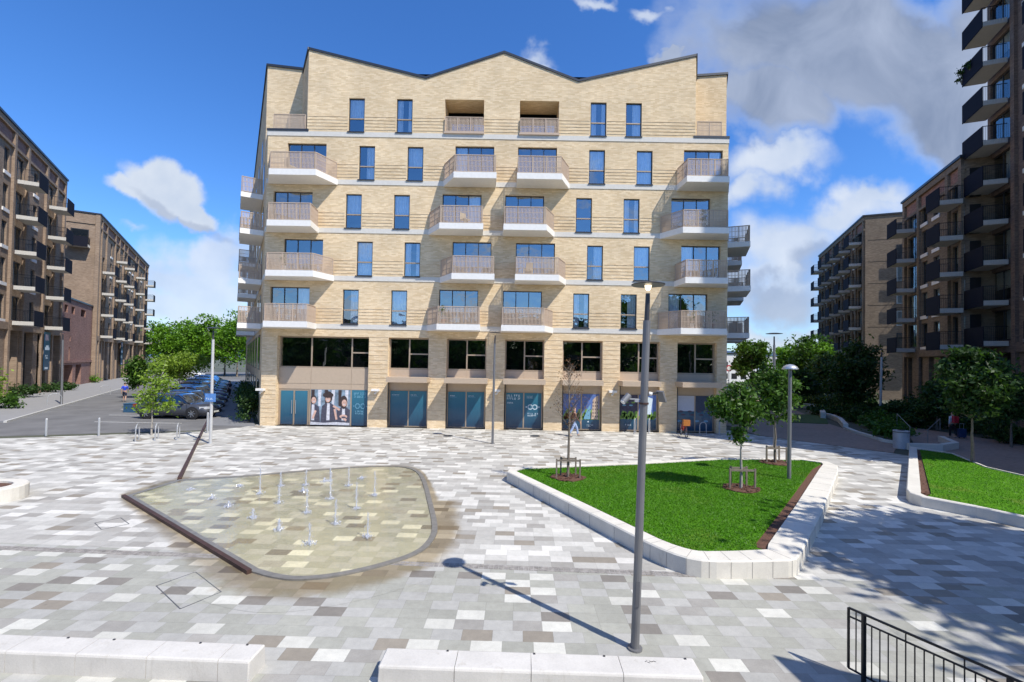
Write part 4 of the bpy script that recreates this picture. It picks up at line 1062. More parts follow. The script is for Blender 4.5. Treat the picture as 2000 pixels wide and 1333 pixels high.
def jetmesh(h, seed):
    rg = random.Random(seed); jm = MB(); n = 7; tall = h > .5
    r0 = .024 if tall else .045
    for k in range(n):
        z0 = h*k/n; z1 = h*(k+1)/n
        ra = r0*(1-.55*k/n)*rg.uniform(.7, 1.5); rb = r0*(1-.55*(k+1)/n)*rg.uniform(.7, 1.5)
        jm.tube((rg.uniform(-.01, .01), rg.uniform(-.01, .01), z0), (rg.uniform(-.012, .012), rg.uniform(-.012, .012), z1*1.02), ra, rb if k < n-1 else .004, 6, caps=False)
    for k in range(46 if tall else 34):
        t = rg.random(); rr = (.03+.09*(1-t))*rg.random()**.6*(1 if tall else 1.5); a_ = rg.random()*6.28; c = Vector((rr*math.cos(a_), rr*math.sin(a_), h*(t if tall else t**1.4)*.95)); s = rg.uniform(.006, .014)
        jm.tube(c-Vector((0, 0, s*1.6)), c+Vector((0, 0, s*1.6)), s, s*.3, 5)
    jm.lathe([(.0, .035), (.03, .03), (.05, .005)], (0, 0, .03), 9)
    for k in range(54):
        a_ = rg.random()*6.28; rr = rg.uniform(.03, .20)*rg.random()**.4; c = Vector((rr*math.cos(a_), rr*math.sin(a_), .028+rg.random()*.06*(1-rr*3))); s = rg.uniform(.006, .018); jm.tube(c, c+Vector((rg.uniform(-.02, .02), rg.uniform(-.02, .02), s*2.2)), s, s*.3, 5)
    return jm.mesh('water_jet', JM)
for i, (cx, cy, hh) in enumerate(jets):
    px_ = 220+cx/2.941; py_ = 860+cy/2.941; x, y = G(px_, py_); hpx = hh/2.941; h = max(.12, hpx*y/900)
    o = link('water_jet', jetmesh(h, i), None, (x, y, 0)); o.data.polygons.foreach_set('use_smooth', [True]*len(o.data.polygons))
    JL.append((px_, h, o))
ORD = 'first second third fourth fifth sixth seventh eighth ninth tenth eleventh twelfth thirteenth fourteenth fifteenth'.split()
for tall in (True, False):
    for k, (_, h, o) in enumerate(sorted([q for q in JL if (q[1] > .6) == tall], key=lambda q: q[0])):
        tag(o, ('tall thin white water jet, %s from the left among the tall jets' if tall else 'low bubbling water jet, %s from the left among the low jets') % ORD[k], 'water jet', 'tall jets of the pool' if tall else 'low jets of the pool')

# ================================================================== planters and benches
GRASSM, gt, gb = mat('lawn_base'); Pn = gt.add('ShaderNodeNewGeometry').outputs['Position']
gn = gt.noise(Pn, 1.6, 5., .65); gn2 = gt.noise(Pn, 28., 4., .7)
gc = gt.mix(gt.maprange(gn, .32, .68), (.055, .18, .006), (.095, .25, .012)); gp = gt.maprange(gt.noise(Pn, .7, 4., .6), .52, .70, 0., .62, True); gc = gt.mix(gp, gc, (.15, .21, .03)); gt.put(gb.inputs['Base Color'], gt.vmath('SCALE', gc, sc=gt.maprange(gn2, .3, .7, .75, 1.2))); gb.inputs['Roughness'].default_value = .95
gt.put(gb.inputs['Normal'], gt.bump(gn2, .7, .04)); gb.inputs['Specular IOR Level'].default_value = .1
BLADE = leafmat('grass_blade', (.054, .178, .005), (.09, .24, .010), (.14, .28, .02))
def inpoly(x, y, P):
    c = np.zeros(len(x), bool); n = len(P)
    for i in range(n):
        x1, y1 = P[i]; x2, y2 = P[i-1]
        if y1 == y2: continue
        k = ((y1 > y) != (y2 > y)) & (x < (x2-x1)*(y-y1)/(y2-y1)+x1); c ^= k
    return c
def np_mesh(name, V, nper, mat_, mats=None):
    V = np.asarray(V, np.float32).reshape(-1, 3); nv = len(V); nf = nv//nper
    me = bpy.data.meshes.new(name); me.vertices.add(nv); me.vertices.foreach_set('co', V.ravel()); me.loops.add(nv); me.loops.foreach_set('vertex_index', np.arange(nv, dtype=np.int32))
    me.polygons.add(nf); me.polygons.foreach_set('loop_start', np.arange(0, nv, nper, dtype=np.int32)); me.polygons.foreach_set('loop_total', np.full(nf, nper, dtype=np.int32))
    me.materials.append(mat_); me.update(calc_edges=True); me.validate(); return me
def blades(poly, z, n, h, seed, zf=None):
    rg = np.random.default_rng(seed); xs = [p[0] for p in poly]; ys = [p[1] for p in poly]
    x = rg.uniform(min(xs), max(xs), n*2); y = rg.uniform(min(ys), max(ys), n*2); k = inpoly(x, y, poly); x = x[k][:n]; y = y[k][:n]; m_ = len(x)
    a = rg.uniform(0, 6.28, m_); w_ = rg.uniform(.008, .018, m_); hh = rg.uniform(.5, 1.2, m_)*h; lx = rg.normal(0, .025, m_); ly = rg.normal(0, .025, m_)
    V = np.empty((m_, 3, 3)); V[:, 0] = np.stack([x-np.cos(a)*w_, y-np.sin(a)*w_, np.full(m_, z)], 1); V[:, 1] = np.stack([x+np.cos(a)*w_, y+np.sin(a)*w_, np.full(m_, z)], 1); V[:, 2] = np.stack([x+lx, y+ly, z+hh], 1)
    o = link('grass', np_mesh('grass', V, 3, BLADE)); o['kind'] = 'stuff'; o['label'] = 'short green grass blades of the lawn'; o['category'] = 'grass'; return o
ZP = .38
def chips(mb, path, z, wd, n, seed):
    r = random.Random(seed); P = [Vector(p) for p in path]; c0 = sum(P, Vector((0, 0)))/len(P)
    for _ in range(n):
        i = r.randrange(len(P)-1); e = (P[i+1]-P[i]); nn_ = Vector((-e.y, e.x)).normalized(); q = P[i]+e*r.random()+nn_*r.uniform(.0, wd)
        a_ = r.random()*3.14; u_ = Vector((math.cos(a_), math.sin(a_)))*r.uniform(.02, .045); v_ = Vector((-u_.y, u_.x))*.4; t_ = r.uniform(0, .02)
        mb.quad((q.x-u_.x-v_.x, q.y-u_.y-v_.y, z+t_), (q.x+u_.x-v_.x, q.y+u_.y-v_.y, z+.01+t_*.5), (q.x+u_.x+v_.x, q.y+u_.y+v_.y, z+.022+t_), (q.x-u_.x+v_.x, q.y-u_.y+v_.y, z+.012))
def planter(label, out_px, in_px, zt, blocks=.95):
    root = thing('planter', label, 'planter')
    po = [gnd(*q, zt) for q in out_px]; pi = [gnd(*q, zt) for q in in_px]
    return root, po, pi
def wall_ring(root, po, pi, z0, zt, mat_=CONC, name='wall', m=None):
    """po/pi matched loops, with a small chamfer on the outer arris and block joints cut as thin gaps"""
    own = m is None; m = m or MB(); n = len(po); ch = .03
    poi = [tuple(Vector(po[k]).lerp(Vector(pi[k]), min(.45, ch/max(.05, (Vector(po[k])-Vector(pi[k])).length)))) for k in range(n)]
    for k in range(n):
        k2 = (k+1) % n
        m.quad((*po[k], z0), (*po[k2], z0), (*po[k2], zt-ch), (*po[k], zt-ch)); m.quad((*po[k], zt-ch), (*po[k2], zt-ch), (*poi[k2], zt), (*poi[k], zt))
        m.quad((*poi[k], zt), (*poi[k2], zt), (*pi[k2], zt), (*pi[k], zt)); m.quad((*pi[k], zt), (*pi[k2], zt), (*pi[k2], z0), (*pi[k], z0))
    return m.build(name, mat_, root) if own else None
def resample(P, n):
    P = [Vector(p) for p in P]; P.append(P[0]); L = [0]
    for a, b in zip(P[:-1], P[1:]): L.append(L[-1]+(b-a).length)
    out = []
    for k in range(n):
        t = L[-1]*k/n; i = max(j for j in range(len(L)) if L[j] <= t+1e-9); i = min(i, len(P)-2); f = (t-L[i])/max(1e-9, L[i+1]-L[i]); q = P[i].lerp(P[i+1], f); out.append((q.x, q.y))
    return out
out_px = [(990, 921), (996, 915), (1020, 911.5), (1240, 903), (1400, 894), (1560, 895), (1618, 902), (1636, 909), (1637, 921), (1605, 1000), (1566, 1078), (1556, 1091), (1540, 1094), (1460, 1096), (1400, 1096), (1370, 1094), (1342, 1089), (1316, 1081), (1290, 1071), (1262, 1058), (1120, 986)]
P0 = [gnd(*q, ZP) for q in out_px]
root = thing('planter', 'large raised lawn bed with pale concrete seat walls in the middle of the plaza', 'planter')
# inner loop: varying wall width
wdt = [.34]*2+[.32]*4+[.40, .5, .62, .66, .66, .6, .56, .52, .5, .49, .48, .46, .43, .40, .38, .35]
def inset_var(pts, ds):
    n = len(pts); out = []; ar = sum(pts[i][0]*pts[(i+1) % n][1]-pts[(i+1) % n][0]*pts[i][1] for i in range(n)); sg = 1 if ar > 0 else -1
    for i in range(n):
        p = Vector(pts[i]); a_ = Vector(pts[i-1]); b_ = Vector(pts[(i+1) % n]); e1 = (p-a_).normalized(); e2 = (b_-p).normalized(); n1 = Vector((-e1.y, e1.x))*sg; n2 = Vector((-e2.y, e2.x))*sg; bb = (n1+n2).normalized(); q = p+bb*ds[i]/max(.5, bb.dot(n1)); out.append((q.x, q.y))
    return out
Pi = inset_var(P0, wdt)
jm = MB(); wall_ring(root, P0, Pi, 0, ZP, m=jm)
# block joints: fine dark lines let into the top and face
n = len(P0)
acc = 0.
for k in range(n):
    a = Vector(P0[k]); b = Vector(P0[(k+1) % n]); ai = Vector(Pi[k]); bi = Vector(Pi[(k+1) % n]); L = (b-a).length; sp1 = .46 if 11 <= k <= 18 else 1.05; pos = (sp1-acc % sp1)
    while pos < L:
        f = pos/L; o_ = a.lerp(b, f); i_ = ai.lerp(bi, f); d = (o_-i_).normalized(); oo = o_+d*.0015
        jm.bar((oo.x-d.x*.03, oo.y-d.y*.03, ZP+.0005), (i_.x, i_.y, ZP+.0005), .012, .003, 1); jm.bar((oo.x, oo.y, .01), (oo.x, oo.y, ZP-.03), .012, .004, 1)
        pos += sp1
    acc += L
jm.build('wall', [CONC, plain('joint_mortar', (.33, .31, .28), .9)], root)
P0 = P0; so_ = MB(); so_.prism(Pi, .02, ZP-.06); chips(so_, Pi[6:13], ZP-.055, .34, 700, 5); so_.build('soil', MULCH, root)
GI = inset_var(Pi, [.03]*7+[.12, .24, .26, .26, .2]+[.10]*2+[.08]*7)
gr = MB(); gr.prism(GI, .05, ZP-.03); gr.build('lawn', GRASSM, root)
blades(GI, ZP-.032, 90000, .035, 1)
sn = MB()
for t in (.1, .25, .4, .55, .7, .85):
    pass
for t in (.15, .35, .6, .8):
    a = Vector(P0[9]).lerp(Vector(P0[10]), t); sn.box(a.x-.06, a.x+.0, a.y-.02, a.y+.02, ZP, ZP+.012)
# right lawn bed
R0p = [gnd(*q, .34) for q in [(1776, 872), (1770, 955), (1776, 962), (1800, 970), (1900, 988), (2100, 1030)]]+[(30., 12.2), (30., 16.)]+[gnd(*q, .34) for q in [(2080, 946), (1930, 912), (1862, 885)]]
root2 = thing('planter', 'raised lawn bed on the right with one slim tree and bark strip', 'planter')
R0i = inset_var(R0p, [.3, .38, .3, .22, .14, .14, .2, .2, .1, .1, .1]); wall_ring(root2, R0p, R0i, 0, .34)
s = MB(); s.prism(R0i, .02, .26); chips(s, R0i[0:3], .262, .34, 300, 6); s.build('soil', MULCH, root2); R0g = inset_var(R0i, [.12, .26, .2, .05, .02, .02, .02, .02, .02, .02, .02]); s = MB(); s.prism(R0g, .03, .30); s.build('lawn', GRASSM, root2)
blades(R0g, .298, 40000, .035, 2)
# benches
def bench(label, A, B, dep, h, joints, marks):
    root = thing('bench', label, 'bench'); A = Vector(A); B = Vector(B); d = (B-A).normalized(); n = Vector((-d.y, d.x)); L = (B-A).length; e = .035
    m = MB(); prof_ = [(0, 0), (0, h-e), (.01, h-.012), (.012+e*.3, h-.003), (e, h), (dep-e, h), (dep-.01, h-.01), (dep, h-e), (dep, 0)]
    joints = [q for q in joints if q < L-.3]; marks = [q for q in marks if q < L-.1]; cuts = [0]+joints+[L]
    for c0, c1 in zip(cuts[:-1], cuts[1:]):
        g0 = c0+(.004 if c0 > 0 else 0); g1 = c1-(.004 if c1 < L else 0); st = [g0, g0+.02, g1-.02, g1]
        if c0 > 0: st = [g0]+st[2:]
        if c1 >= L: pass
        rings = []
        for j, s_ in enumerate(st):
            end = (c0 == 0 and j == 0) or (c1 == L and j == len(st)-1); i0 = len(m.v)
            for (y_, z_) in prof_:
                yy = y_; zz = z_
                if end: zz = min(z_, h-.02) ; yy = min(max(y_, .02), dep-.02) if z_ > 0 else y_
                q = A+d*s_+n*yy; m.v.append((q.x, q.y, zz))
            rings.append(i0)
        N_ = len(prof_)
        for a, b in zip(rings[:-1], rings[1:]):
            for k in range(N_-1): m.f.append((a+k, b+k, b+k+1, a+k+1)); m.m.append(0)
        m.f.append(tuple(rings[0]+k for k in range(N_))); m.m.append(0); m.f.append(tuple(rings[-1]+N_-1-k for k in range(N_))); m.m.append(0)
    m.build('seat_block', stone('bench_concrete', (.60, .575, .53)), root)
    s = MB()
    for c in marks: q = A+d*c+n*(dep-.05); s.box(q.x-.015, q.x+.015, q.y-.012, q.y+.012, h-.002, h+.012)
    s.build('skate_stop', SLATE, root)
    return root
hb = .30
f1 = gnd(-260, 1262, hb); f2 = gnd(487, 1292, hb)
bench('long white concrete bench at the lower left corner of the plaza', f1, f2, .40, hb, [i*1.02 for i in range(1, 7)], [.9, 2.6, 3.3, 4.6, 5.3, 6.0])
f3 = gnd(738, 1301, hb); f4 = gnd(1375, 1323, hb)
bench('white concrete bench in the near foreground beside the tall lamp', f3, f4, .42, hb, [1.05, 2.1, 3.35], [.9, 2.15, 3.15, 4.3])
# paint marks on the bench: small dark scribble
mk = MB(); c = gnd(1268, 1293, hb); rg = random.Random(9)
for k in range(5): x = c[0]-.06+k*.03; y = c[1]-.02+rg.random()*.04; mk.bar((x, y, hb+.002), (x+.035, y+.02*rg.choice([-1, 1]), hb+.002), .007, .004)
tag(mk.build('scribble', SLATE), 'small dark scribble on top of the near bench', 'graffiti')
# rounded end of a planter on the left
cx, cy = G(-30, 975)
P = [(cx+1.05*math.cos(a_), cy+.85*math.sin(a_)) for a_ in [2*math.pi*k/28 for k in range(28)]]
rl = thing('planter', 'rounded white planter end cut by the left edge of the photo', 'planter'); wall_ring(rl, P, inset(P, .35), 0, .42); s = MB(); s.prism(inset(P, .34), .02, .36); s.build('soil', MULCH, rl)
# low walls, bin and handrails on the right
def lowwall(label, px, w_, h, z=0.):
    m = MB(); P = [gnd(*q, z+h) for q in px]
    for a, b in zip(P[:-1], P[1:]): m.bar((*a, z+h/2), (*b, z+h/2), w_, h)
    tag(m.build('low_wall', CONC), label, 'wall')
lowwall('pale curved low wall edging the brown path below the shrubs', [(1652, 834), (1672, 842), (1700, 850), (1725, 858), (1748, 862)], .25, .16)
lowwall('taller pale retaining wall end above the small lawn', [(1606, 806), (1625, 810), (1640, 816), (1652, 828)], .3, .38)
lowwall('pale wall end beyond the small shaded lawn', [(1572, 788), (1602, 792), (1608, 806)], .4, .55)
lowwall('white retaining wall beneath the steel handrails', [(1772, 866), (1838, 868), (1866, 864), (1838, 852)], .3, .36)
def bin_(x, y, label):
    m = MB(); m.lathe([(.0, 0), (.37, 0), (.37, .95), (.38, .96), (.38, 1.0), (.0, 1.0)], (x, y, 0), 24); r = thing('litter_bin', label, 'litter bin'); m.build('body', plain('bin_grey', (.45, .47, .50), .5, .2), r)
    m = MB(); m.lathe([(.375, .90), (.385, .91), (.385, .93), (.375, .94)], (x, y, 0), 24); m.lathe([(.17, 1.005), (.17, 1.02), (0, 1.02)], (x, y, 0), 20); m.build('lid_ring', SLATE, r)
x, y = G(1760, 876); bin_(x, y, 'grey cylindrical litter bin beside the right planter')
hr = thing('handrail', 'pair of slim steel handrails above the white retaining wall', 'handrail')
for a, b in (((1777, 858), (1752, 838)), ((1812, 866), (1836, 850))):
    m = MB(); A = Vector((*gnd(*a, 0.4), .4)); B = Vector((*gnd(*b, .4), .7)); up = Vector((0, 0, .72)); m.tube(A, A+up, .02); m.tube(B, B+up, .02); m.tube(A+up+(A-B).normalized()*.3, B+up, .02); m.build('rail', GREYP, hr)
# foreground railing
rr = thing('metal_railing', 'black metal railing with upright bars in the lower right corner', 'railing')
A = Vector((*G(1657, 1318), 0)); B2 = Vector((*gnd(1973, 1325.6, .96), 0)); d = (B2-A).normalized(); HR = .97; L = (B2-A).length*1.9
m = MB(); m.bar((A.x, A.y, HR), tuple((A+d*L)[:2])+(HR,), .03, .025); m.bar((A.x, A.y, HR-.12), tuple((A+d*L)[:2])+(HR-.12,), .022, .02); m.bar((A.x, A.y, .10), tuple((A+d*L)[:2])+(.10,), .022, .02); m.build('rail', BLACK, rr)
k = 0; sp_ = (B2-A).length/17.
while k*sp_ < L:
    c = A+d*(k*sp_); m = MB()
    if k in (2, 17, 32): m.box(c.x-.022, c.x+.022, c.y-.022, c.y+.022, 0, HR-.01); m.build('post', BLACK, rr)
    elif k == 0: m.box(c.x-.013, c.x+.013, c.y-.013, c.y+.013, .1, HR); m.build('post', BLACK, rr)
    else: m.tube(c+Vector((0, 0, .1)), c+Vector((0, 0, HR-(.0 if k % 6 == 1 else .12))), .009, n=6); m.build('baluster', BLACK, rr)
    k += 1
# flat canopy added out of frame so that its corner casts the wedge of shadow
tip = G(1530, 1288); hz = 5.2; kx = SUN.x/SUN.z*hz; ky = SUN.y/SUN.z*hz
cn = thing('shadow_canopy', 'flat dark entrance canopy on slim posts right of the viewpoint', 'canopy'); m = MB(); T = (tip[0]+kx, tip[1]+ky); m.prism([T, (T[0]+3.2, T[1]-1.3), (T[0]+3.2, T[1]-5), (T[0]+.55, T[1]-5), ], hz, hz+.2); m.build('roof', COPING, cn)
m = MB(); m.tube((T[0]+2.9, T[1]-1.5, 0), (T[0]+2.9, T[1]-1.5, hz), .06); m.tube((T[0]+2.9, T[1]-4.7, 0), (T[0]+2.9, T[1]-4.7, hz), .06); m.build('post', COPING, cn)
# ================================================================== lamps and poles
def disc_lamp(label, bpx, toppx, r=.075, head=.30, group=None, sign=False, z=0., pm=None):
    pm = pm or GREYP
    x, y = gnd(*bpx, z); d = ray(*toppx); k = math.hypot(x, y)/math.hypot(d.x, d.y); T = Vector((d.x*k, d.y*k, CAMZ+d.z*k))
    if (Vector((T.x, T.y))-Vector((x, y))).length > .45: T.x, T.y = x, y
    B = Vector((x, y, z)); root = thing('street_lamp', label, 'street lamp', group=group); ax = (T-B)
    m = MB(); m.tube(B, B+ax*.90, r, r*.85, 14); m.tube(B, B+Vector((0, 0, .03)), r*1.7, n=16); m.build('pole', pm, root)
    m = MB(); m.tube(B+ax*.90, B+ax*.975, r*.62, r*.5, 12); m.build('lamp_neck', SLATE, root)
    m = MB(); m.lathe([(0, .05), (head*.5, .035), (head, .0), (head*.98, -.015), (head*.35, -.01), (0.0, -.01)], tuple(T), 28); m.build('lamp_head', SLATE, root, smooth=False)
    return root, B, ax, T
def lampmat():
    m, t, b = mat('lit_lamp'); b.inputs['Emission Color'].default_value = (1, .83, .55, 1); b.inputs['Emission Strength'].default_value = 2.2; return m
LIT = lampmat()
root, B, ax, T = disc_lamp('tall grey lamp post with lit disc head in the near foreground', (1240, 1268), (1266, 556), .068, .262)
m = MB(); q0_ = B+ax*.12; q1_ = B+ax*.19; m.bar(tuple(q0_+Vector((0, -.045, 0))), tuple(q1_+Vector((0, -.045, 0))), .07, .055); m.build('access_door', plain('pole_door', (.16, .16, .165), .5, .3), root)
m = MB(); m.lathe([(0, -.0), (.055, -.005), (.045, -.05), (.025, -.085), (0, -.09)], (T.x, T.y, T.z-.012), 14); m.build('bulb', LIT, root)
h0 = B+ax*((1268-790)/(1268-556)); 
m = MB(); m.tube(h0-Vector((0, 0, .015)), h0+Vector((0, 0, .015)), .075, n=16); m.build('clamp_band', CORTEN, root)
cm = thing('floodlight', 'grey cylindrical floodlight fixed left of the foreground lamp post', 'floodlight')
a = h0+Vector((-.34, -.03, .02)); b = h0+Vector((-.235, .02, .125)); m = MB(); m.tube(a, b, .048, .052, 16); m.build('housing', GREYP, cm)
m = MB(); m.tube(a-(b-a).normalized()*.012, a, .04, .044, 14); m.build('lens', WHITE, cm); m = MB(); m.bar(tuple(h0+Vector((-.05, 0, .06))), tuple((a+b)/2), .02, .02); m.box(h0.x-.15, h0.x-.09, h0.y-.03, h0.y+.02, h0.z+.02, h0.z+.065); m.build('bracket', SILVER, cm)
cm = thing('floodlight', 'flat rectangular floodlight tilted away right of the foreground lamp post', 'floodlight')
c = h0+Vector((.26, 0, .12)); m = MB(); u_ = Vector((.045, .0, .115)); 
m.bar(tuple(c+Vector((-.02, -.03, .08))), tuple(c+Vector((.055, .03, -.09))), .12, .035); m.build('housing', GREYP, cm)
m = MB(); m.bar(tuple(h0+Vector((.05, 0, .13))), tuple(c+Vector((-.03, 0, .06))), .03, .03); m.build('bracket', SLATE, cm); m = MB(); m.tube(h0+Vector((.07, -.02, .16)), h0+Vector((.12, -.02, .15)), .03, n=10); m.build('camera_dome', WHITE, cm)
# small mushroom lamp on the lawn
x, y = gnd(1541, 938, .3); lp = thing('street_lamp', 'shorter lamp with shiny mushroom dome standing on the central lawn', 'street lamp')
hgt = (938-722)*y/900
m = MB(); m.tube((x, y, .28), (x+.02, y, .3+hgt), .07, .06, 14); m.build('pole', GREYP, lp); m = MB(); m.lathe([(0, .17), (.12, .15), (.22, .09), (.28, .0), (.27, -.02), (.1, -.03), (0, -.03)], (x+.02, y, .3+hgt), 24); m.build('lamp_head', plain('bright_metal', (.55, .56, .58), .35, .6), lp, smooth=True)
disc_lamp('slim grey lamp post in front of the shop windows', (962, 867), (967, 650), .07, .30)
r_, B, ax, T = disc_lamp('slim lamp post with small blue sign left of the block corner', (411, 867), (417, 641), .075, .32, pm=PALEP)
m = MB(); s0_ = B+ax*.40; m.box(s0_.x-.27, s0_.x+.27, s0_.y-.12, s0_.y-.09, s0_.z-.22, s0_.z+.2); q = m.build('sign_plate', colm('sign_blue', (.09, .22, .50)), r_); m = MB(); text_rows(m, s0_.x-.2, s0_.z-.16, .4, .14, 1, 40, y=s0_.y-.121); m.build('lettering', SWHITE, q)
disc_lamp('far pale lamp post in front of the trees closing the street', (391, 722), (393, 640), .12, .1, pm=PALEP)
disc_lamp('lamp post with disc head behind the two young trees', (1513, 878), (1512, 652), .07, .42)
disc_lamp('grey lamp post rising from the shrubs before the right block', (1719, 822), (1722, 684), .10, .12, pm=PALEP)
disc_lamp('lamp post on the left pavement in front of the brown block', (120, 792), (123, 650), .09, .12)
for i, (a, b) in enumerate((((1590, 770), (1592, 690)), ((1573, 765), (1574, 700)), ((1552, 752), (1552, 687)))):
    disc_lamp(('thin park lamp nearest the right block among the trees', 'thin park lamp between two others among the trees', 'thin park lamp farthest left among the park trees')[i], a, b, .09, .1)
# ================================================================== foliage
def leaf_quads(C, s, rg, up=.35):
    n = len(C); a = rg.normal(0, 1, (n, 3)); a /= np.linalg.norm(a, axis=1)[:, None]
    b = rg.normal(0, 1, (n, 3)); b[:, 2] += up; b -= (b*a).sum(1)[:, None]*a; b /= np.linalg.norm(b, axis=1)[:, None]
    ss = rg.uniform(.6, 1.25, n)[:, None]*s
    V = np.empty((n, 4, 3)); V[:, 0] = C-a*ss; V[:, 1] = C-b*ss*.48; V[:, 2] = C+a*ss; V[:, 3] = C+b*ss*.48
    return V
def crown_pts(ells, n, rg, clump=.22, per=45, shell=.45, flat=1.):
    out = []; tot = sum(e[3]*e[4]*e[5] for e in ells)
    for (cx, cy, cz, rx, ry, rz) in ells:
        m_ = int(n*rx*ry*rz/tot); nc = max(3, m_//per)
        d = rg.normal(0, 1, (nc, 3)); d /= np.linalg.norm(d, axis=1)[:, None]; r = rg.uniform(0, 1, nc)**shell; r *= rg.uniform(.82, 1.12, nc)
        cc = np.array([cx, cy, cz])+d*r[:, None]*np.array([rx, ry, rz])
        idx = rg.integers(0, nc, m_); R = (rx+ry+rz)/3; sz = rg.uniform(.6, 1.4, nc)[idx]
        p = cc[idx]+rg.normal(0, 1, (m_, 3))*(clump*R*sz)[:, None]*np.array([1, 1, .6*flat]); out.append(p)
    return np.concatenate(out)
def tree(label, x, y, th, ells, n, leaf, lm, tr=.08, seed=1, bark=BARK, z=0., clump=.2, limbs=9, name='tree', per=45, shell=.45, group=None, lean=(0, 0)):
    root = thing(name, label, 'tree', (x, y, z), group=group); rg = np.random.default_rng(seed); r = random.Random(seed)
    m = MB(); top = max(e[2]+e[5]*.5 for e in ells); cx, cy = ells[0][0], ells[0][1]
    k_ = 5; P = [Vector((lean[0]*j/k_+r.uniform(-.02, .02)*(j > 0), lean[1]*j/k_, th*j/k_)) for j in range(k_+1)]
    P.append(Vector((cx*.6, cy*.6, (th+top)/2))); P.append(Vector((cx, cy, top)))
    for j in range(len(P)-1): m.tube(P[j], P[j+1], tr*(1-.8*j/(len(P)-1)), tr*(1-.8*(j+1)/(len(P)-1)), 9, caps=False)
    for k in range(limbs):
        e = ells[r.randrange(len(ells))]; f = r.uniform(.0, .7); a = P[-3].lerp(P[-1], f) if r.random() < .7 else P[-3]
        a_ = r.uniform(0, 6.28); q = Vector((e[0]+e[3]*.8*math.cos(a_), e[1]+e[4]*.8*math.sin(a_), e[2]+e[5]*r.uniform(-.3, .8))); mid = a.lerp(q, .5)+Vector((0, 0, .08*e[5]))
        m.tube(a, mid, tr*.4, tr*.25, 6, caps=False); m.tube(mid, q, tr*.25, tr*.06, 5, caps=False)
        for _ in range(2): m.tube(mid, mid+Vector((r.uniform(-1, 1)*e[3]*.5, r.uniform(-1, 1)*e[4]*.5, r.uniform(.1, .5)*e[5])), tr*.14, tr*.03, 4, caps=False)
    m.build('trunk', bark, root)
    C = crown_pts(ells, n, rg, clump, per, shell); V = leaf_quads(C, leaf, rg)
    link('crown', np_mesh('crown', V, 4, lm), root)
    return root
def guard(x, y, z, label, s=.42, h=.70):
    root = thing('tree_guard', label, 'tree guard')
    for dx, dy in ((-s, -s*.25), (s, -s*.25), (-s*.55, s*.6), (s*.75, s*.6)):
        m = MB(); m.box(x+dx-.026, x+dx+.026, y+dy-.026, y+dy+.026, z, z+h); m.build('stake', WOOD, root)
    m = MB(); m.bar((x-s, y-s*.25, z+h-.06), (x+s, y-s*.25, z+h-.06), .04, .06); m.bar((x-s*.55, y+s*.6, z+h-.06), (x+s*.75, y+s*.6, z+h-.06), .04, .06); m.build('cross_bar', WOOD, root)
    c = MB(); r = random.Random(int(x*10)); pts = [(x+.62*math.cos(2*math.pi*k/22)*r.uniform(.85, 1.1), y+.55*math.sin(2*math.pi*k/22)*r.uniform(.85, 1.1)) for k in range(22)]
    c.prism(pts, z-.02, z+.035)
    for k in range(60): a_ = r.random()*6.28; q = r.random()**.5*.6; c.box(x+q*math.cos(a_)-.03, x+q*math.cos(a_)+.03, y+q*math.sin(a_)*.9-.02, y+q*math.sin(a_)*.9+.02, z+.03, z+.05+r.random()*.03)
    c.build('mulch_bed', MULCH, root)
ZL = ZP-.03
# bare young tree
x, y = gnd(1109, 934, ZL)
bt = thing('tree', 'thin young tree with almost bare reddish twigs on the left end of the lawn', 'tree', (x, y, ZL)); m = MB(); r = random.Random(4); Hh = (934-712)*y/900
m.tube((0, 0, 0), (.03, 0, Hh*.5), .055, .035, 10); m.tube((.03, 0, Hh*.5), (-.02, 0, Hh*.97), .035, .008, 8)
tw = []
for k in range(34):
    f = r.uniform(.42, .95); a = Vector((.02, 0, Hh*f)); a_ = r.uniform(0, 6.28); l = (1.05-f)*Hh*.32+.12; q = a+Vector((math.cos(a_)*l*.7, math.sin(a_)*l*.7, l*r.uniform(.5, 1.1))); m.tube(a, q, .011, .004, 5); tw.append(q)
    for _ in range(3): b = a.lerp(q, r.uniform(.4, .9)); e = b+Vector((r.uniform(-.2, .2), r.uniform(-.2, .2), r.uniform(.05, .28))); m.tube(b, e, .005, .002, 4); tw.append(e)
m.build('trunk', BARK, bt); rg = np.random.default_rng(3); C = np.array([tuple(q) for q in tw for _ in range(3)])+rg.normal(0, .08, (len(tw)*3, 3)); C = np.concatenate([C, np.array([[0, 0, Hh*.52]])+rg.normal(0, .13, (160, 3))*np.array([.8, .8, 1.7])]); link('crown', np_mesh('crown', leaf_quads(C, .035, rg), 4, LEAF_R), bt)
guard(x, y, ZL, 'timber tree guard round the bare young tree')
def pxtree(label, bpx, ells_px, n, leaf, lm, tr, seed, zb=0., Y=None, **kw):
    if Y is None: x, y = gnd(*bpx, zb)
    else:
        d = ray(*bpx); k = Y/d.y; x, y = d.x*k, Y
        zb_ = 0
    el_ = []
    for (cx, cy, rx, rz) in ells_px:
        d = ray(cx, cy); k = y/d.y; el_.append((d.x*k-x, kw.get('dy', 0.), CAMZ+d.z*k-zb, rx*y/900, rx*y/900, rz*y/900))
    kw.pop('dy', None)
    th = max(.4, min(e[2]-e[5]*.85 for e in el_))
    return tree(label, x, y, th, el_, n, leaf, lm, tr, seed, z=zb, **kw), x, y
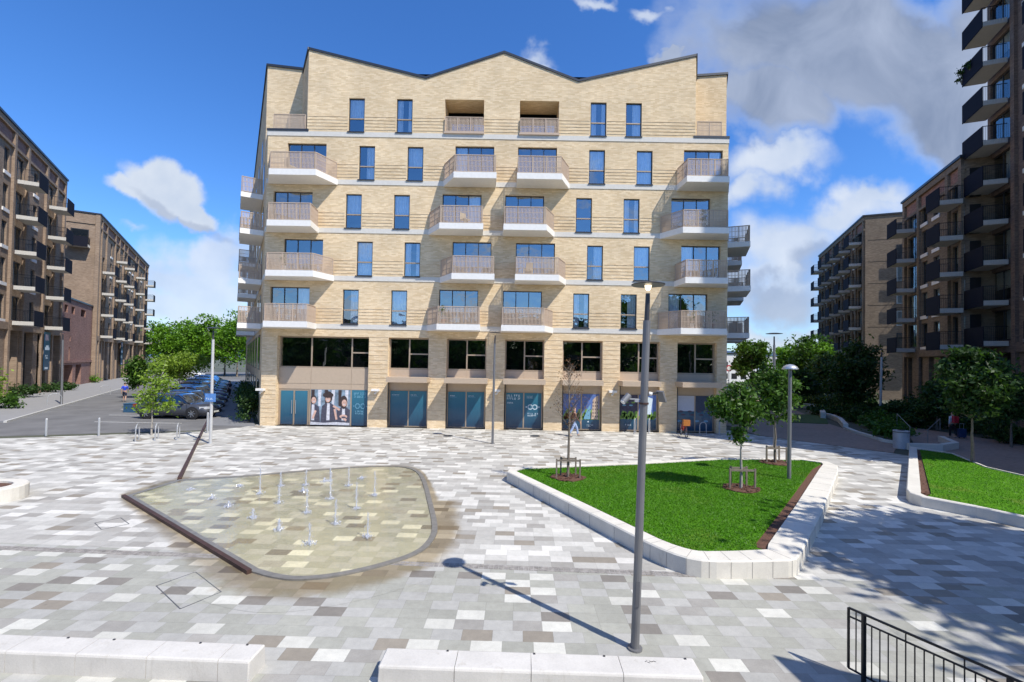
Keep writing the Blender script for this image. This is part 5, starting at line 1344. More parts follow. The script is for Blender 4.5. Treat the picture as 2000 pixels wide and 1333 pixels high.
t2, x, y = pxtree('young tree with full green crown at the middle of the lawn', (1447, 955), [(1432, 795, 38, 28), (1445, 768, 27, 19), (1408, 786, 22, 16), (1458, 810, 26, 28), (1446, 842, 17, 24), (1470, 785, 17, 18)], 5600, .075, LEAF_M, .055, 21, ZL, bark=BARKL, clump=.27, per=60)
guard(x, y, ZL, 'timber tree guard round the tree in the middle of the lawn')
t3, x, y = pxtree('young tree at the back of the lawn partly behind the other', (1514, 905), [(1516, 768, 36, 36), (1510, 733, 26, 20), (1540, 785, 26, 18), (1500, 800, 24, 26), (1535, 812, 18, 10)], 5400, .09, LEAF_M, .06, 22, ZL, clump=.27, per=60)
guard(x, y, ZL, 'timber tree guard round the tree at the back of the lawn')
pxtree('dark leafy tree on the right lawn bed shading the path', (1899, 903), [(1908, 750, 46, 46), (1902, 698, 38, 22), (1862, 735, 26, 34), (1940, 765, 24, 38), (1890, 800, 30, 20)], 8000, .12, LEAF_D, .075, 23, .3, clump=.26, per=60)
# tall tree out of frame on the right: casts the dappled shade
tree('tall broad tree right of the viewpoint shading the plaza', 17.6, 4.6, 7.0, [(0, 0, 11.2, 3.6, 3.3, 2.2), (-2.3, 1.0, 10.6, 2.0, 2.2, 1.5), (2.0, -1.2, 11.0, 2.2, 2.2, 1.6), (-1.0, -2.2, 11.6, 2.0, 2., 1.4), (1.5, 2.2, 10.6, 2.2, 2., 1.5)], 21000, .22, LEAF_M, .16, 24, clump=.2, per=110, limbs=16)
# street trees on the left
pxtree('small young tree with fresh green leaves before the grey car', (296, 850), [(305, 765, 26, 26), (292, 790, 26, 13), (325, 792, 20, 10), (300, 735, 20, 22), (325, 750, 18, 24), (312, 715, 16, 14)], 1700, .10, LEAF_L, .05, 31, clump=.34, per=26, bark=BARKL)
pxtree('small round dark green tree on the left pavement edge', (270, 778), [(269, 725, 16, 26), (266, 745, 14, 14), (275, 708, 10, 12)], 3000, .16, LEAF_M, .07, 32, clump=.26)
pxtree('low wide yellow green tree crown above the road', (350, 775), [(350, 712, 40, 15), (318, 720, 24, 14), (385, 708, 24, 12), (340, 730, 30, 10), (365, 700, 20, 10)], 4500, .16, LEAF_L, .07, 33, clump=.3, per=40)
# line of trees closing the street
tl_ = []
r = random.Random(12)
first = None
desc = ['leftmost bright green tree closing the street', 'second bright tree from the left closing the street', 'third bright tree from the left closing the street', 'tree behind the far pale lamp post at the street end', 'tree in the middle right of the street end row', 'second tree from the right closing the street', 'last tree of the street end row beside the buff block', 'extra tree half hidden behind the buff block corner']
for i, cx in enumerate((300, 330, 360, 388, 415, 440, 464, 492)):
    d = ray(cx, 697); Y = 118+r.uniform(-6, 6)-i*1.5; k = Y/d.y; hh = r.uniform(12.6, 15.0)
    tree(desc[i], d.x*k, Y, 2.6, [(0, 0, hh*.55, 4.6, 4., hh*.36), (r.uniform(-2, 2), 0, hh*.78, 3., 3., hh*.2), (r.uniform(-2.5, 2.5), -1, hh*.42, 3.4, 3., hh*.2)], 3400, .34, LEAF_B, .25, 40+i, clump=.2, per=40, limbs=5)
# park trees on the right
parks = [((1470, 760), [(1468, 690, 28, 24), (1455, 715, 22, 18), (1485, 705, 18, 18)], 62, LEAF_M, 'bright park tree nearest the right corner of the buff block'),
 ((1530, 790), [(1545, 700, 26, 26), (1530, 730, 26, 22)], 70, LEAF_B, 'park tree right of the lamp post with the disc head'),
 ((1585, 790), [(1582, 690, 30, 34), (1600, 725, 26, 24), (1565, 715, 22, 26)], 66, LEAF_M, 'park tree below the left end of the far right block'),
 ((1560, 800), [(1560, 745, 24, 22), (1578, 755, 20, 18)], 50, LEAF_D, 'low dark park tree in front of the thin lamps'),
 ((1625, 800), [(1620, 720, 28, 30), (1608, 748, 26, 24)], 55, LEAF_D, 'dark park tree left of the big evergreen'),
 ((1672, 810), [(1672, 725, 40, 52), (1660, 765, 36, 34), (1690, 700, 26, 36), (1645, 740, 24, 34)], 44, LEAF_D, 'big dark evergreen tree in front of the far right block'),
 ((1600, 795), [(1608, 690, 16, 20), (1622, 712, 18, 18)], 60, LEAF_B, 'narrow light tree below the small far balconies'),
 ((1770, 815), [(1768, 795, 26, 10), (1795, 790, 20, 10), (1740, 800, 22, 9)], 38, LEAF_D, 'low dark tree before the tall piers of the right block'),
 ((1500, 800), [(1498, 745, 30, 26), (1520, 765, 24, 20)], 52, LEAF_M, 'mid green park tree behind the young trees of the lawn'),
 ((1830, 815), [(1835, 770, 26, 30), (1822, 800, 24, 14)], 34, LEAF_D, 'dark bushy tree left of the person with the case'),
 ((1975, 820), [(1985, 770, 30, 40), (1960, 800, 30, 20)], 27, LEAF_D, 'dark small tree against the tower at the right edge')]
for i, (b, e, Y, lm, lab) in enumerate(parks): pxtree(lab, b, e, 4200 if i != 5 else 8000, .0042*Y, lm, .0028*Y, 60+i, Y=Y, clump=.24, per=45, limbs=6)
# shrubs
SH0 = {}
def shrub(label, x, y, rx, ry, h, lm, seed, z=0., leaf=.09, n=900, group=None):
    root = thing('shrub', label, 'shrub', (x, y, z), group=group); rg = np.random.default_rng(seed)
    ells = [(0, 0, h*.5, rx*.85, ry*.85, h*.45), (rx*.4, 0, h*.45, rx*.5, ry*.6, h*.38), (-rx*.4, ry*.1, h*.5, rx*.5, ry*.6, h*.4)]
    C = crown_pts(ells, n, rg, .24, 25, .5); C[:, 2] = np.maximum(C[:, 2], .02)
    link('foliage', np_mesh('foliage', leaf_quads(C, leaf, rg), 4, lm), root)
    m = MB(); r = random.Random(seed)
    for k in range(7): m.tube((0, 0, 0), (r.uniform(-.6, .6)*rx, r.uniform(-.6, .6)*ry, h*r.uniform(.4, .8)), .02, .006, 5)
    m.build('stem', BARK, root); return root
# left shrubs: at the foot of the brown block
LSH = [(3, 800, 1.6, 1., LEAF_M, 'yellow green shrub cut by the left edge'), (38, 778, 2.0, 1.2, LEAF_D, 'reddish and green shrub before the first piers'), (88, 768, 1.9, 1.1, LEAF_D, 'dark clipped shrub left of the pavement lamp post'), (128, 764, 1.2, .9, LEAF_D, 'small dark shrub right of the pavement lamp post'), (172, 749, 1.5, 1.3, LEAF_B, 'bright green shrub before the red link block'), (198, 742, 1.6, 1.1, LEAF_R, 'reddish shrub at the foot of the far left block'), (222, 739, 1.8, 1.1, LEAF_L, 'golden shrub below the second banner'), (240, 735, 1.5, 1.1, LEAF_L, 'pale golden shrub right of the second banner'), (210, 741, 1.3, 1.0, LEAF_L, 'small golden shrub between reddish and pale ones')]
for i, (px_, py_, rx, h, lm, lab) in enumerate(LSH):
    x, y = G(px_, py_); shrub(lab, x, y, rx*1.15, 1.0, h*1.2, lm, 100+i, leaf=.14, n=1100)
# small tree foliage just at the left frame edge
shrub('leafy yellow green branch tips entering at the left edge', *G(-6, 800), 1.4, 1., 3.6, LEAF_L, 120, leaf=.14, n=350)
# planting beside the street wall of the main block
for k in range(5):
    s_ = sL(1.5+k*3.2); shrub(('dark shrub nearest the corner on the street side of the buff block', 'second dark shrub along the street side of the buff block', 'third dark shrub along the street side of the buff block', 'fourth dark shrub along the street side of the buff block', 'farthest dark shrub along the street side of the buff block')[k], s_[0]-.75, s_[1]+.2, .7, 1.5, 2.3, LEAF_D, 130+k, leaf=.11, n=1300)
sp_ = [(1612, 812), (1640, 806), (1668, 815), (1690, 826), (1715, 836), (1738, 848), (1700, 808), (1730, 815), (1765, 828), (1800, 820), (1760, 812), (1650, 792), (1620, 795), (1790, 835), (1835, 830), (1870, 838), (1905, 846), (1940, 856), (1975, 866), (1890, 815), (1930, 825), (1970, 838), (1680, 790), (1745, 860), (1590, 792), (1570, 782)]
adj = ['low', 'spreading', 'glossy', 'tangled', 'rounded', 'ragged']
wh = ['at the start of the curved wall', 'above the curved wall', 'below the big evergreen', 'behind the bend of the curved wall', 'midway along the curved wall', 'right of the wall bend', 'behind the evergreen trunk', 'left of the shrub bed lamp post', 'right of the shrub bed lamp post', 'before the tall piers', 'at the foot of the shrub bed lamp post', 'left behind the evergreen', 'beyond the small shaded lawn', 'left of the steel handrails', 'behind the person with the case', 'right of the person with the case', 'left of the right lawn tree trunk', 'right of the right lawn tree trunk', 'at the right picture edge', 'behind the right lawn tree', 'under the tower balconies', 'at the tower foot on the right edge', 'far behind the evergreen', 'next to the grey litter bin', 'at the far end of the small lawn', 'where the path meets the park trees']
for i, (px_, py_) in enumerate(sp_):
    x, y = G(px_, py_); s_ = .045*y
    shrub('%s %s shrub %s' % (adj[i % 6], 'bright green' if i in (4, 5, 23) else 'dark green', wh[i]), x, y, s_*.95, s_*.8, (1.25 if i not in (9, 14, 19, 20) else 2.2)*(.8+.3*((i*7) % 5)/4), LEAF_M if i in (4, 5, 23) else LEAF_D, 150+i, leaf=.1+.001*y, n=1300, group='shrubs of the right hand bed')
# plants on the tower balcony
for k, (a, b) in enumerate(((.0, 0.), (1.6, .1))):
    pass
rl_ = RT_
def tower_pt(x, y, z):
    c, s = math.cos(ANGR), math.sin(ANGR); return (TO[0]+x*c-y*s, TO[1]+x*s+y*c, z)
bpx = tower_pt(.25, -1.75, 6.7+3.1*7-.2); shrub('trailing green plants over a high balcony front of the right tower', bpx[0], bpx[1], .45, .45, 1.6, LEAF_D, 190, z=bpx[2], leaf=.09, n=500)
bpx = tower_pt(1.5, -1.75, 6.7+3.1*7+.3); shrub('second clump of plants along the same high tower balcony', bpx[0], bpx[1], .5, .4, .9, LEAF_D, 191, z=bpx[2], leaf=.09, n=400)
# things standing on the balconies of the buff block
POTC = plain('terracotta', (.36, .15, .08), .8); BAMB = plain('pale_wicker', (.48, .40, .28), .8)
for i, (lev, px_, lab) in enumerate(((4, 1352, 'potted plant left on the lowest right balcony of the buff block'), (4, 1392, 'potted plant right on the lowest right balcony of the buff block'), (2, 1372, 'potted plant on the second highest right balcony of the buff block'), (4, 866, 'potted plant on the lowest balcony left of centre'), (3, 552, 'potted plant on the left balcony of the middle storey'))):
    x = fac(px_, 600, D-1.35)[0]; z = bandz[lev]+.012; pt = thing('potted_plant', lab, 'plant', (x, D-1.35, z)); m = MB(); m.lathe([(0, 0), (.11, 0), (.16, .32), (.13, .32), (0, .29)], (0, 0, 0), 14); m.build('pot', POTC if i % 2 else WHITE, pt)
    rg = np.random.default_rng(300+i); link('foliage', np_mesh('foliage', leaf_quads(crown_pts([(0, 0, .72+.12*(i % 2), .2, .2, .42)], 260, rg, .3, 20), .05, rg), 4, LEAF_M), pt)
for i, (lev, px_, yaw, lab) in enumerate(((4, 1372, .3, 'wicker chair between the two pots on the lowest right balcony'), (1, 560, 2.6, 'wicker chair on the topmost left balcony of the buff block'), (3, 1030, -.4, 'wicker chair on the middle storey balcony right of centre'), (2, 905, .8, 'wicker chair on the balcony left of centre below the top one'))):
    x = fac(px_, 600, D-.85)[0]; z = bandz[lev]+.012; ch = thing('balcony_chair', lab, 'chair', (x, D-.85, z), yaw)
    m = MB(); m.box(-.25, .25, -.25, .25, .40, .45); m.build('seat', BAMB, ch); m = MB(); m.box(-.25, .25, .21, .25, .46, .92); m.build('backrest', BAMB, ch)
    for sx in (-.22, .22):
        for sy in (-.22, .22): m = MB(); m.box(sx-.02, sx+.02, sy-.02, sy+.02, 0, .40); m.build('leg', BAMB, ch)
# trees behind the viewpoint, mirrored in the lower windows
for i, (tx, ty, hh) in enumerate(((-34, -16, 11.5), (-22, -18, 12), (-10, -15, 11), (3, -18, 12.3), (15, -16, 11.3), (28, -17, 12), (42, -18, 12.4))):
    tree(['broad tree far left behind the viewpoint', 'tall tree left behind the viewpoint', 'rounded tree just left behind the viewpoint', 'tallest tree directly behind the viewpoint', 'tree just right behind the viewpoint', 'broad tree right behind the viewpoint', 'last tree far right behind the viewpoint'][i], tx, ty, 2.5, [(0, 0, hh*.56, 6.3, 4, hh*.42)], 3200, .55, LEAF_D, .25, 200+i, clump=.2, limbs=3)
bh = thing('sky_fill_blocker', 'long low brick building far behind the viewpoint', 'building'); m = MB()  # unseen block added to cut the sky fill in the plaza shade
bo_ = [(-52+k*4.2, -50.+k*4.2, 1+j*3.3, 3.2+j*3.3) for k in range(24) for j in range(3)]
m.box(-54, 50, -40, -24, 0, 11.5); m.build('wall', BROWN, bh); m = MB()
for (a, b, c, d_) in bo_: m.box(a, b, -24.02, -23.96, c, d_)
m.build('window', DARK, bh); m = MB(); m.box(-54.2, 50.2, -40.2, -23.8, 11.5, 11.8); m.build('coping', COPING, bh)
# ================================================================== distance on the right
for i, (px_, zz, w_, Y, c, lab) in enumerate(((1432, 7.4, 12, 120, WHITE, 'far white flat roofed building seen past the buff block'), (1452, 9, 16, 190, plain('pale_grey_render', (.42, .45, .5), .8), 'distant pale grey building low on the horizon'), (1520, 10, 30, 260, plain('pale_far_render', (.5, .47, .42), .8), 'very distant cream building between the park trees'))):
    d = ray(px_, 700); k = Y/d.y; x = d.x*k; b = thing('distant_building', lab, 'building'); m = MB(); m.box(x-w_/2, x+w_/2, Y, Y+10, 0, zz)
    m.build('wall', c, b); f = MB(); f.box(x-w_/2-.2, x+w_/2+.2, Y-.2, Y+10, zz, zz+.4); f.build('roof', COPING, b)
    q = MB()
    for k in range(int(w_/2.4)):
        for j in range(int(zz/3)): q.box(x-w_/2+.8+k*2.4, x-w_/2+2.2+k*2.4, Y-.06, Y+.02, 1+j*3, 2.4+j*3)
    q.build('window', DARK, b)
d = ray(1424, 705); k = 78/d.y; sg = thing('road_sign', 'red ringed round road sign beyond the right corner of the block', 'road sign'); m = MB(); m.lathe([(0, -.03), (.55, -.03), (.55, 0), (0, 0)], (d.x*k, 78, 4.0), 24, axis='Y'); m.build('sign_face', plain('sign_red', (.5, .03, .04), .4), sg); m = MB(); m.lathe([(0, -.05), (.36, -.05), (.36, -.035)], (d.x*k, 78, 4.0), 24, axis='Y'); m.build('sign_centre', WHITE, sg); m = MB(); m.tube((d.x*k, 78.05, 0), (d.x*k, 78.05, 3.6), .05); m.build('post', GREYP, sg)
hl = MB(); r = random.Random(2); n = 60
hillm, ht, hb_ = mat('far_hill'); ht.put(hb_.inputs['Base Color'], (.05, .09, .16)); hb_.inputs['Roughness'].default_value = 1
V = []
for i in range(n):
    a_ = R_(-70+140*i/(n-1)); rr_ = 1900; hgt = 70+50*math.sin(i*.21+1.)+14*math.sin(i*.9)+r.uniform(-4, 4)
    V.append((rr_*math.sin(a_), rr_*math.cos(a_), hgt))
for i in range(n-1):
    (x0, y0, h0_), (x1, y1, h1_) = V[i], V[i+1]; f = 1.25
    hl.quad((x0*.85, y0*.85, -2), (x1*.85, y1*.85, -2), (x1, y1, h1_), (x0, y0, h0_)); hl.quad((x0, y0, h0_), (x1, y1, h1_), (x1*f, y1*f, -2), (x0*f, y0*f, -2))
struct('hills', hl, hillm)
# ================================================================== cars
TYRE = plain('tyre_rubber', (.015, .015, .016), .85, var=.1); RIMM = plain('alloy_rim', (.35, .36, .38), .35, .7)
CARGL = glass('car_glass', (.10, .12, .14), .16); LAMPW = plain('lamp_clear', (.6, .62, .65), .15, .2); LAMPR = plain('lamp_red', (.35, .01, .01), .2)
PLATE = plain('number_plate', (.6, .6, .55), .5)
def paint(n, c): 
    m, t, b = mat(n); b.inputs['Base Color'].default_value = (*c, 1); b.inputs['Metallic'].default_value = .1; b.inputs['Roughness'].default_value = .4; b.inputs['Coat Weight'].default_value = .5; b.inputs['Coat Roughness'].default_value = .05; return m
def catmull(xs, ys, x):
    for i in range(len(xs)-1):
        if xs[i] <= x <= xs[i+1]: t = (x-xs[i])/(xs[i+1]-xs[i]); t2 = t*t*(3-2*t); return ys[i]*(1-t2)+ys[i+1]*t2
    return ys[-1] if x > xs[-1] else ys[0]
def make_car(label, x, y, ang, pm, L=4.35, W=1.8, H=1.5, s=1.15, group=None):
    root = thing('parked_car', label, 'car', (x, y, 0), ang, group); root.scale = (s, s, s)
    # x forward, nose at +L/2
    h = L/2
    bx = [-h, -h+.08, -h+.35, -h+1.0, 0.1, .75, h-.75, h-.25, h]
    belt = [.62, .86, .96, .97, .94, .93, .86, .72, .48]; wid = [.60, .78, .86, .90, .90, .90, .88, .80, .58]; sill = [.38, .30, .24, .22, .22, .22, .22, .24, .32]
    m = MB(); N = 34; rows = []
    for i in range(N+1):
        X = -h+L*i/N; bz = catmull(bx, belt, X); wz = catmull(bx, wid, X)*W/1.8; sz = catmull(bx, sill, X)
        sec = [(-wz*.88, sz), (-wz, sz+.14), (-wz*1.005, (sz+bz)/2), (-wz*.965, bz-.06), (-wz*.88, bz), (-wz*.4, bz+.035), (0, bz+.045), (wz*.4, bz+.035), (wz*.88, bz), (wz*.965, bz-.06), (wz*1.005, (sz+bz)/2), (wz, sz+.14), (wz*.88, sz)]
        rows.append(len(m.v)); m.v += [(X, a, b) for a, b in sec]
    K = 13
    for i in range(N):
        for k in range(K-1): m.f.append((rows[i]+k, rows[i]+k+1, rows[i+1]+k+1, rows[i+1]+k)); m.m.append(0)
        m.f.append((rows[i]+K-1, rows[i], rows[i+1], rows[i+1]+K-1)); m.m.append(0)
    m.f.append(tuple(rows[0]+K-1-k for k in range(K))); m.m.append(0); m.f.append(tuple(rows[N]+k for k in range(K))); m.m.append(0)
    m.build('body', pm, root, smooth=True)
    # greenhouse
    rx = [-h+.22, -h+.55, -h+1.2, -.1, .35, 1.15]; rz = [.95, 1.30, H-.02, H, H-.05, .93]
    g = MB(); rf = MB(); rows = []; N2 = 20; xs = [-h+.22+(1.15+h-.22)*i/N2 for i in range(N2+1)]
    for X in xs:
        z = max(catmull(rx, rz, X), .93); f = (z-.9)/(H-.9); wb = .80*W/1.8; wt = wb-.19*f
        sec = [(-wb, .92), (-(wb*.45+wt*.55), .92+(z-.92)*.6), (-wt, z-.05), (-wt*.8, z), (wt*.8, z), (wt, z-.05), (wb*.45+wt*.55, .92+(z-.92)*.6), (wb, .92)]
        rows.append(len(g.v)); g.v += [(X, a, b) for a, b in sec]
    for i in range(N2):
        for k in range(7): g.f.append((rows[i]+k, rows[i]+k+1, rows[i+1]+k+1, rows[i+1]+k)); g.m.append(0)
    g.build('glazing', CARGL, root, smooth=True)
    i0 = 4; i1 = 14; rr_ = []
    for i in range(i0, i1+1):
        X = xs[i]; z = max(catmull(rx, rz, X), .93)+.012; f = (z-.9)/(H-.9); wt = (.80*W/1.8-.19*f)+.012; rr_.append(len(rf.v)); rf.v += [(X, -wt, z-.09), (X, -wt*.8, z), (X, 0, z+.012), (X, wt*.8, z), (X, wt, z-.09)]
    for i in range(len(rr_)-1):
        for k in range(4): rf.f.append((rr_[i]+k, rr_[i]+k+1, rr_[i+1]+k+1, rr_[i+1]+k)); rf.m.append(0)
    for sy in (-1, 1):
        wb = .81*W/1.8
        for xa, xb_ in ((1.12, .33), (-.12, -.14), (-h+.35, -h+1.0)):
            zt = catmull(rx, rz, xb_)-.03; wt = wb-.19*(zt-.9)/(H-.9)+.008; rf.bar((xa, sy*wb, .93), (xb_, sy*wt, zt), .07, .03)
    rf.build('roof', pm, root, smooth=True)
    # wheels
    for wx in (-h+.82, h-.88):
        for sy in (-1, 1):
            Y = sy*(W/2-.10); a = MB(); a.lathe([(.36, -.12), (.385, -.0), (.36, .0)], (wx, sy*(W/2*.99), .335), 26, axis='Y') if False else None
            d = MB(); d.lathe([(0, -.01), (.385, -.01), (.385, .012), (0, .012)], (wx, sy*(W/2*1.0-.005), .36), 26, axis='Y'); d.build('wheel_arch', TYRE, root)
            t = MB(); t.lathe([(.20, -.11), (.30, -.12), (.335, -.08), (.335, .08), (.30, .12), (.20, .11)], (wx, Y, .335), 28, axis='Y'); w_ = t.build('wheel', TYRE, root, smooth=True)
            q = MB(); q.lathe([(.205, .0), (.205, .01), (.19, .012)], (wx, Y+sy*.115, .335), 24, axis='Y'); q.lathe([(0, -.006), (.05, -.006), (.05, .006), (0, .006)], (wx, Y+sy*.12, .335), 12, axis='Y')
            for k in range(7): a_ = 2*math.pi*k/7; q.bar((wx+.04*math.cos(a_), Y+sy*.12, .335+.04*math.sin(a_)), (wx+.2*math.cos(a_), Y+sy*.118, .335+.2*math.sin(a_)), .05, .035)
            q.build('rim', RIMM, w_)
    for sy in (-1, 1):
        e = MB(); e.prism([(h-.42, sy*.62), (h-.08, sy*.50), (h-.12, sy*.68), (h-.5, sy*.83)], .60, .74); e.build('headlight', LAMPW, root)
        e = MB(); e.box(-h-.01, -h+.2, min(sy*.52, sy*.80), max(sy*.52, sy*.80), .70, .86); e.build('tail_light', LAMPR, root)
        e = MB(); e.box(.62, .78, min(sy*.88, sy*1.04), max(sy*.88, sy*1.04), .92, 1.05); e.build('wing_mirror', pm, root)
        e = MB(); 
        for dx in (-.95, .1, .98): e.box(dx-.006, dx+.006, min(sy*.905, sy*.912)*W/1.8, max(sy*.905, sy*.912)*W/1.8, .32, .90)
        e.box(-.05-.1, .05, min(sy*.905, sy*.93), max(sy*.905, sy*.93), .80, .825); e.build('door_trim', BLACK, root)
    e = MB(); e.box(h-.10, h+.012, -.45, .45, .34, .5); e.build('grille', BLACK, root)
    e = MB(); e.box(-h-.02, -h+.02, -.26, .26, .52, .64); e.box(h-.0, h+.022, -.26, .26, .36, .46); e.build('number_plate', PLATE, root)
    return root
cxm, cym = G(331, 819)
make_car('grey hatchback parked side on at the near end of the row', cxm, cym+1.0, 0.03, paint('paint_grey', (.05, .053, .062)), s=1.2)
carz = [('dark navy car next behind the grey hatchback', (.02, .04, .09)), ('midnight blue car third in the parked row', (.03, .05, .12)), ('deep blue car fourth in the parked row', (.02, .06, .16)), ('dark purple car midway along the parked row', (.06, .02, .07)), ('black car beyond the purple one', (.012, .012, .015)), ('pale blue silver car farther along the row', (.25, .30, .38)), ('blue grey car near the far end of the row', (.12, .16, .22)), ('white car at the far end of the row', (.6, .6, .6)), ('black car last before the trees', (.02, .02, .02))]
for i, (lab, c) in enumerate(carz):
    Y = cym+4.6+i*3.9; X = cxm+.3-.603*(Y-cym-1.0); make_car(lab, X, Y, .03+(.03 if i % 2 else -.03), paint('paint_%d' % i if False else 'car_paint', c), L=4.3+.2*(i % 3), H=1.48+.09*(i % 2), s=1.18, group='cars parked in a row along the left street')
for i, (px_, lab) in enumerate(((338, 'white van far away among the street trees'), (372, 'silver car crossing far away under the trees'))):
    d = ray(px_, 715); k = 95/d.y; make_car(lab, d.x*k, 95, .2, paint('car_paint', (.6, .6, .6)), s=1.2, H=1.7)
# blue box planter behind the car
x, y = G(251, 806); b = MB(); b.box(x-.42, x+.42, y, y+.8, 0, .66); rt = thing('planter_box', 'square blue steel box standing behind the grey hatchback', 'box'); b.build('side', colm('box_blue', (.03, .09, .16)), rt); b = MB(); b.box(x-.45, x+.45, y-.03, y+.83, .66, .70); b.build('lid', colm('box_blue_light', (.05, .13, .2)), rt)
# bollards and cycle stands
for (px_, h, lab) in ((90, .95, 'leftmost slim steel bollard at the plaza edge'), (193, 1.0, 'slim steel bollard left of the cycle stands'), (405, 1.2, 'short pale bollard beside the lamp post with the blue sign')):
    x, y = G(px_, 852 if px_ < 300 else 846); m = MB(); m.lathe([(0, 0), (.055, 0), (.055, h-.03), (.04, h), (0, h)], (x, y, 0), 14); tag(m.build('bollard', SILVER), lab, 'bollard')
def hoop(label, px_, py_, ang=0., w_=.62, h=.78, r=.028):
    x, y = G(px_, py_); m = MB(); pts = [(-w_/2, 0), (-w_/2, h*.72)]+[(-w_/2*math.cos(a_), h*.72+w_/2*.9*math.sin(a_)*.9) for a_ in [math.pi*k/8 for k in range(1, 8)]]+[(w_/2, h*.72), (w_/2, 0)]
    ca, sa = math.cos(ang), math.sin(ang)
    for a, b in zip(pts[:-1], pts[1:]): m.tube((x+a[0]*ca, y+a[0]*sa, a[1]), (x+b[0]*ca, y+b[0]*sa, b[1]), r, n=8)
    for q in (-w_/2, w_/2): m.tube((x+q*ca, y+q*sa, 0), (x+q*ca, y+q*sa, .015), .07, n=12)
    tag(m.build('cycle_stand', SILVER), label, 'cycle stand')
hoop('left cycle stand of the three beside the small street tree', 268, 861, 2.05, .75); hoop('middle cycle stand of the three beside the small street tree', 306, 859, 2.05, .75); hoop('right cycle stand of the three beside the small street tree', 348, 858, 2.05, .75)
hoop('cycle stand just left of the tall foreground lamp', 1240, 846, 1.2, .8, .85); hoop('cycle stand just right of the tall foreground lamp', 1268, 846, 1.2, .8, .85); hoop('cycle stand right of the orange bicycle', 1373, 850, .3, .5, .85); hoop('far cycle stand behind the crown of the lawn tree', 1405, 850, 1.2, .8, .85)
hoop('cycle stand on the left pavement by the lamp post', 106, 793, 1.0, .9, .95); hoop('cycle stand on the far left pavement', 205, 771, 1.0, .9, .95)
# bicycle with orange box
def bike(label, x, y, ang, s=1.):
    root = thing('bicycle', label, 'bicycle', (x, y, 0), ang); root.scale = (s,)*3
    for wx in (-.52, .52):
        m = MB(); n = 26; R1 = .33
        for k in range(n): a0 = 2*math.pi*k/n; a1_ = 2*math.pi*(k+1)/n; m.tube((wx+R1*math.cos(a0), 0, .34+R1*math.sin(a0)), (wx+R1*math.cos(a1_), 0, .34+R1*math.sin(a1_)), .022, n=6, caps=False)
        w_ = m.build('wheel', TYRE, root); m = MB()
        for k in range(10): a0 = math.pi*k/10; m.tube((wx+.32*math.cos(a0), 0, .34+.32*math.sin(a0)), (wx-.32*math.cos(a0), 0, .34-.32*math.sin(a0)), .003, n=4)
        m.build('spokes', SILVER, w_)
    fr = colm('bike_red', (.45, .05, .02)); m = MB()
    S = (-.18, 0, .82); Bb = (-.05, 0, .32); Hd = (.36, 0, .82); Re = (-.52, 0, .34); Fr = (.52, 0, .34)
    for a, b in ((S, Bb), (Bb, Hd), (S, Hd), (Re, S), (Re, Bb), (Fr, (.33, 0, .95))): m.tube(a, b, .02, n=8)
    m.build('frame', fr, root); m = MB(); m.tube((.33, -.28, 1.0), (.33, .28, 1.0), .015); m.tube((.33, 0, .9), (.33, 0, 1.0), .016); m.build('handlebar', BLACK, root)
    m = MB(); m.box(-.32, -.05, -.07, .07, .88, .94); m.tube(S, (-.19, 0, .9), .014); m.build('saddle', BLACK, root)
    m = MB(); m.box(.40, .64, -.18, .18, .66, .98); m.build('basket', colm('basket_orange', (.42, .15, .03)), root)
    return root
x, y = G(1335, 852); bike('bicycle with red frame and orange front box by the last shop window', x, y, -1.65, 1.1)
# ================================================================== people
SKIN = plain('skin', (.45, .27, .19), .55, var=.05)
def skinmesh(name, chains, mats, parent, root_i=0):
    """chains: list of [(pos, radius), ...]; a chain may start with an int index of an existing vertex"""
    V = []; Rr = []; E = []
    for ch in chains:
        prev = None
        for q in ch:
            if isinstance(q, int): prev = q; continue
            V.append(q[0]); Rr.append(q[1]); i = len(V)-1
            if prev is not None: E.append((prev, i))
            prev = i
    me = bpy.data.meshes.new(name); me.from_pydata([tuple(v) for v in V], E, []); ob = bpy.data.objects.new(name, me); COL.objects.link(ob)
    ob.modifiers.new('s', 'SKIN'); 
    for i, r_ in enumerate(Rr):
        me.skin_vertices[0].data[i].radius = (r_, r_) if not hasattr(r_, '__len__') else r_; me.skin_vertices[0].data[i].use_root = (i == root_i)
    sb = ob.modifiers.new('b', 'SUBSURF'); sb.levels = 1
    dg = bpy.context.evaluated_depsgraph_get(); nm = bpy.data.meshes.new_from_object(ob.evaluated_get(dg)); bpy.data.objects.remove(ob)
    nm.materials.clear(); nm.materials.append(mats); nm.polygons.foreach_set('use_smooth', [True]*len(nm.polygons)); nm.name = name
    return link(name, nm, parent)
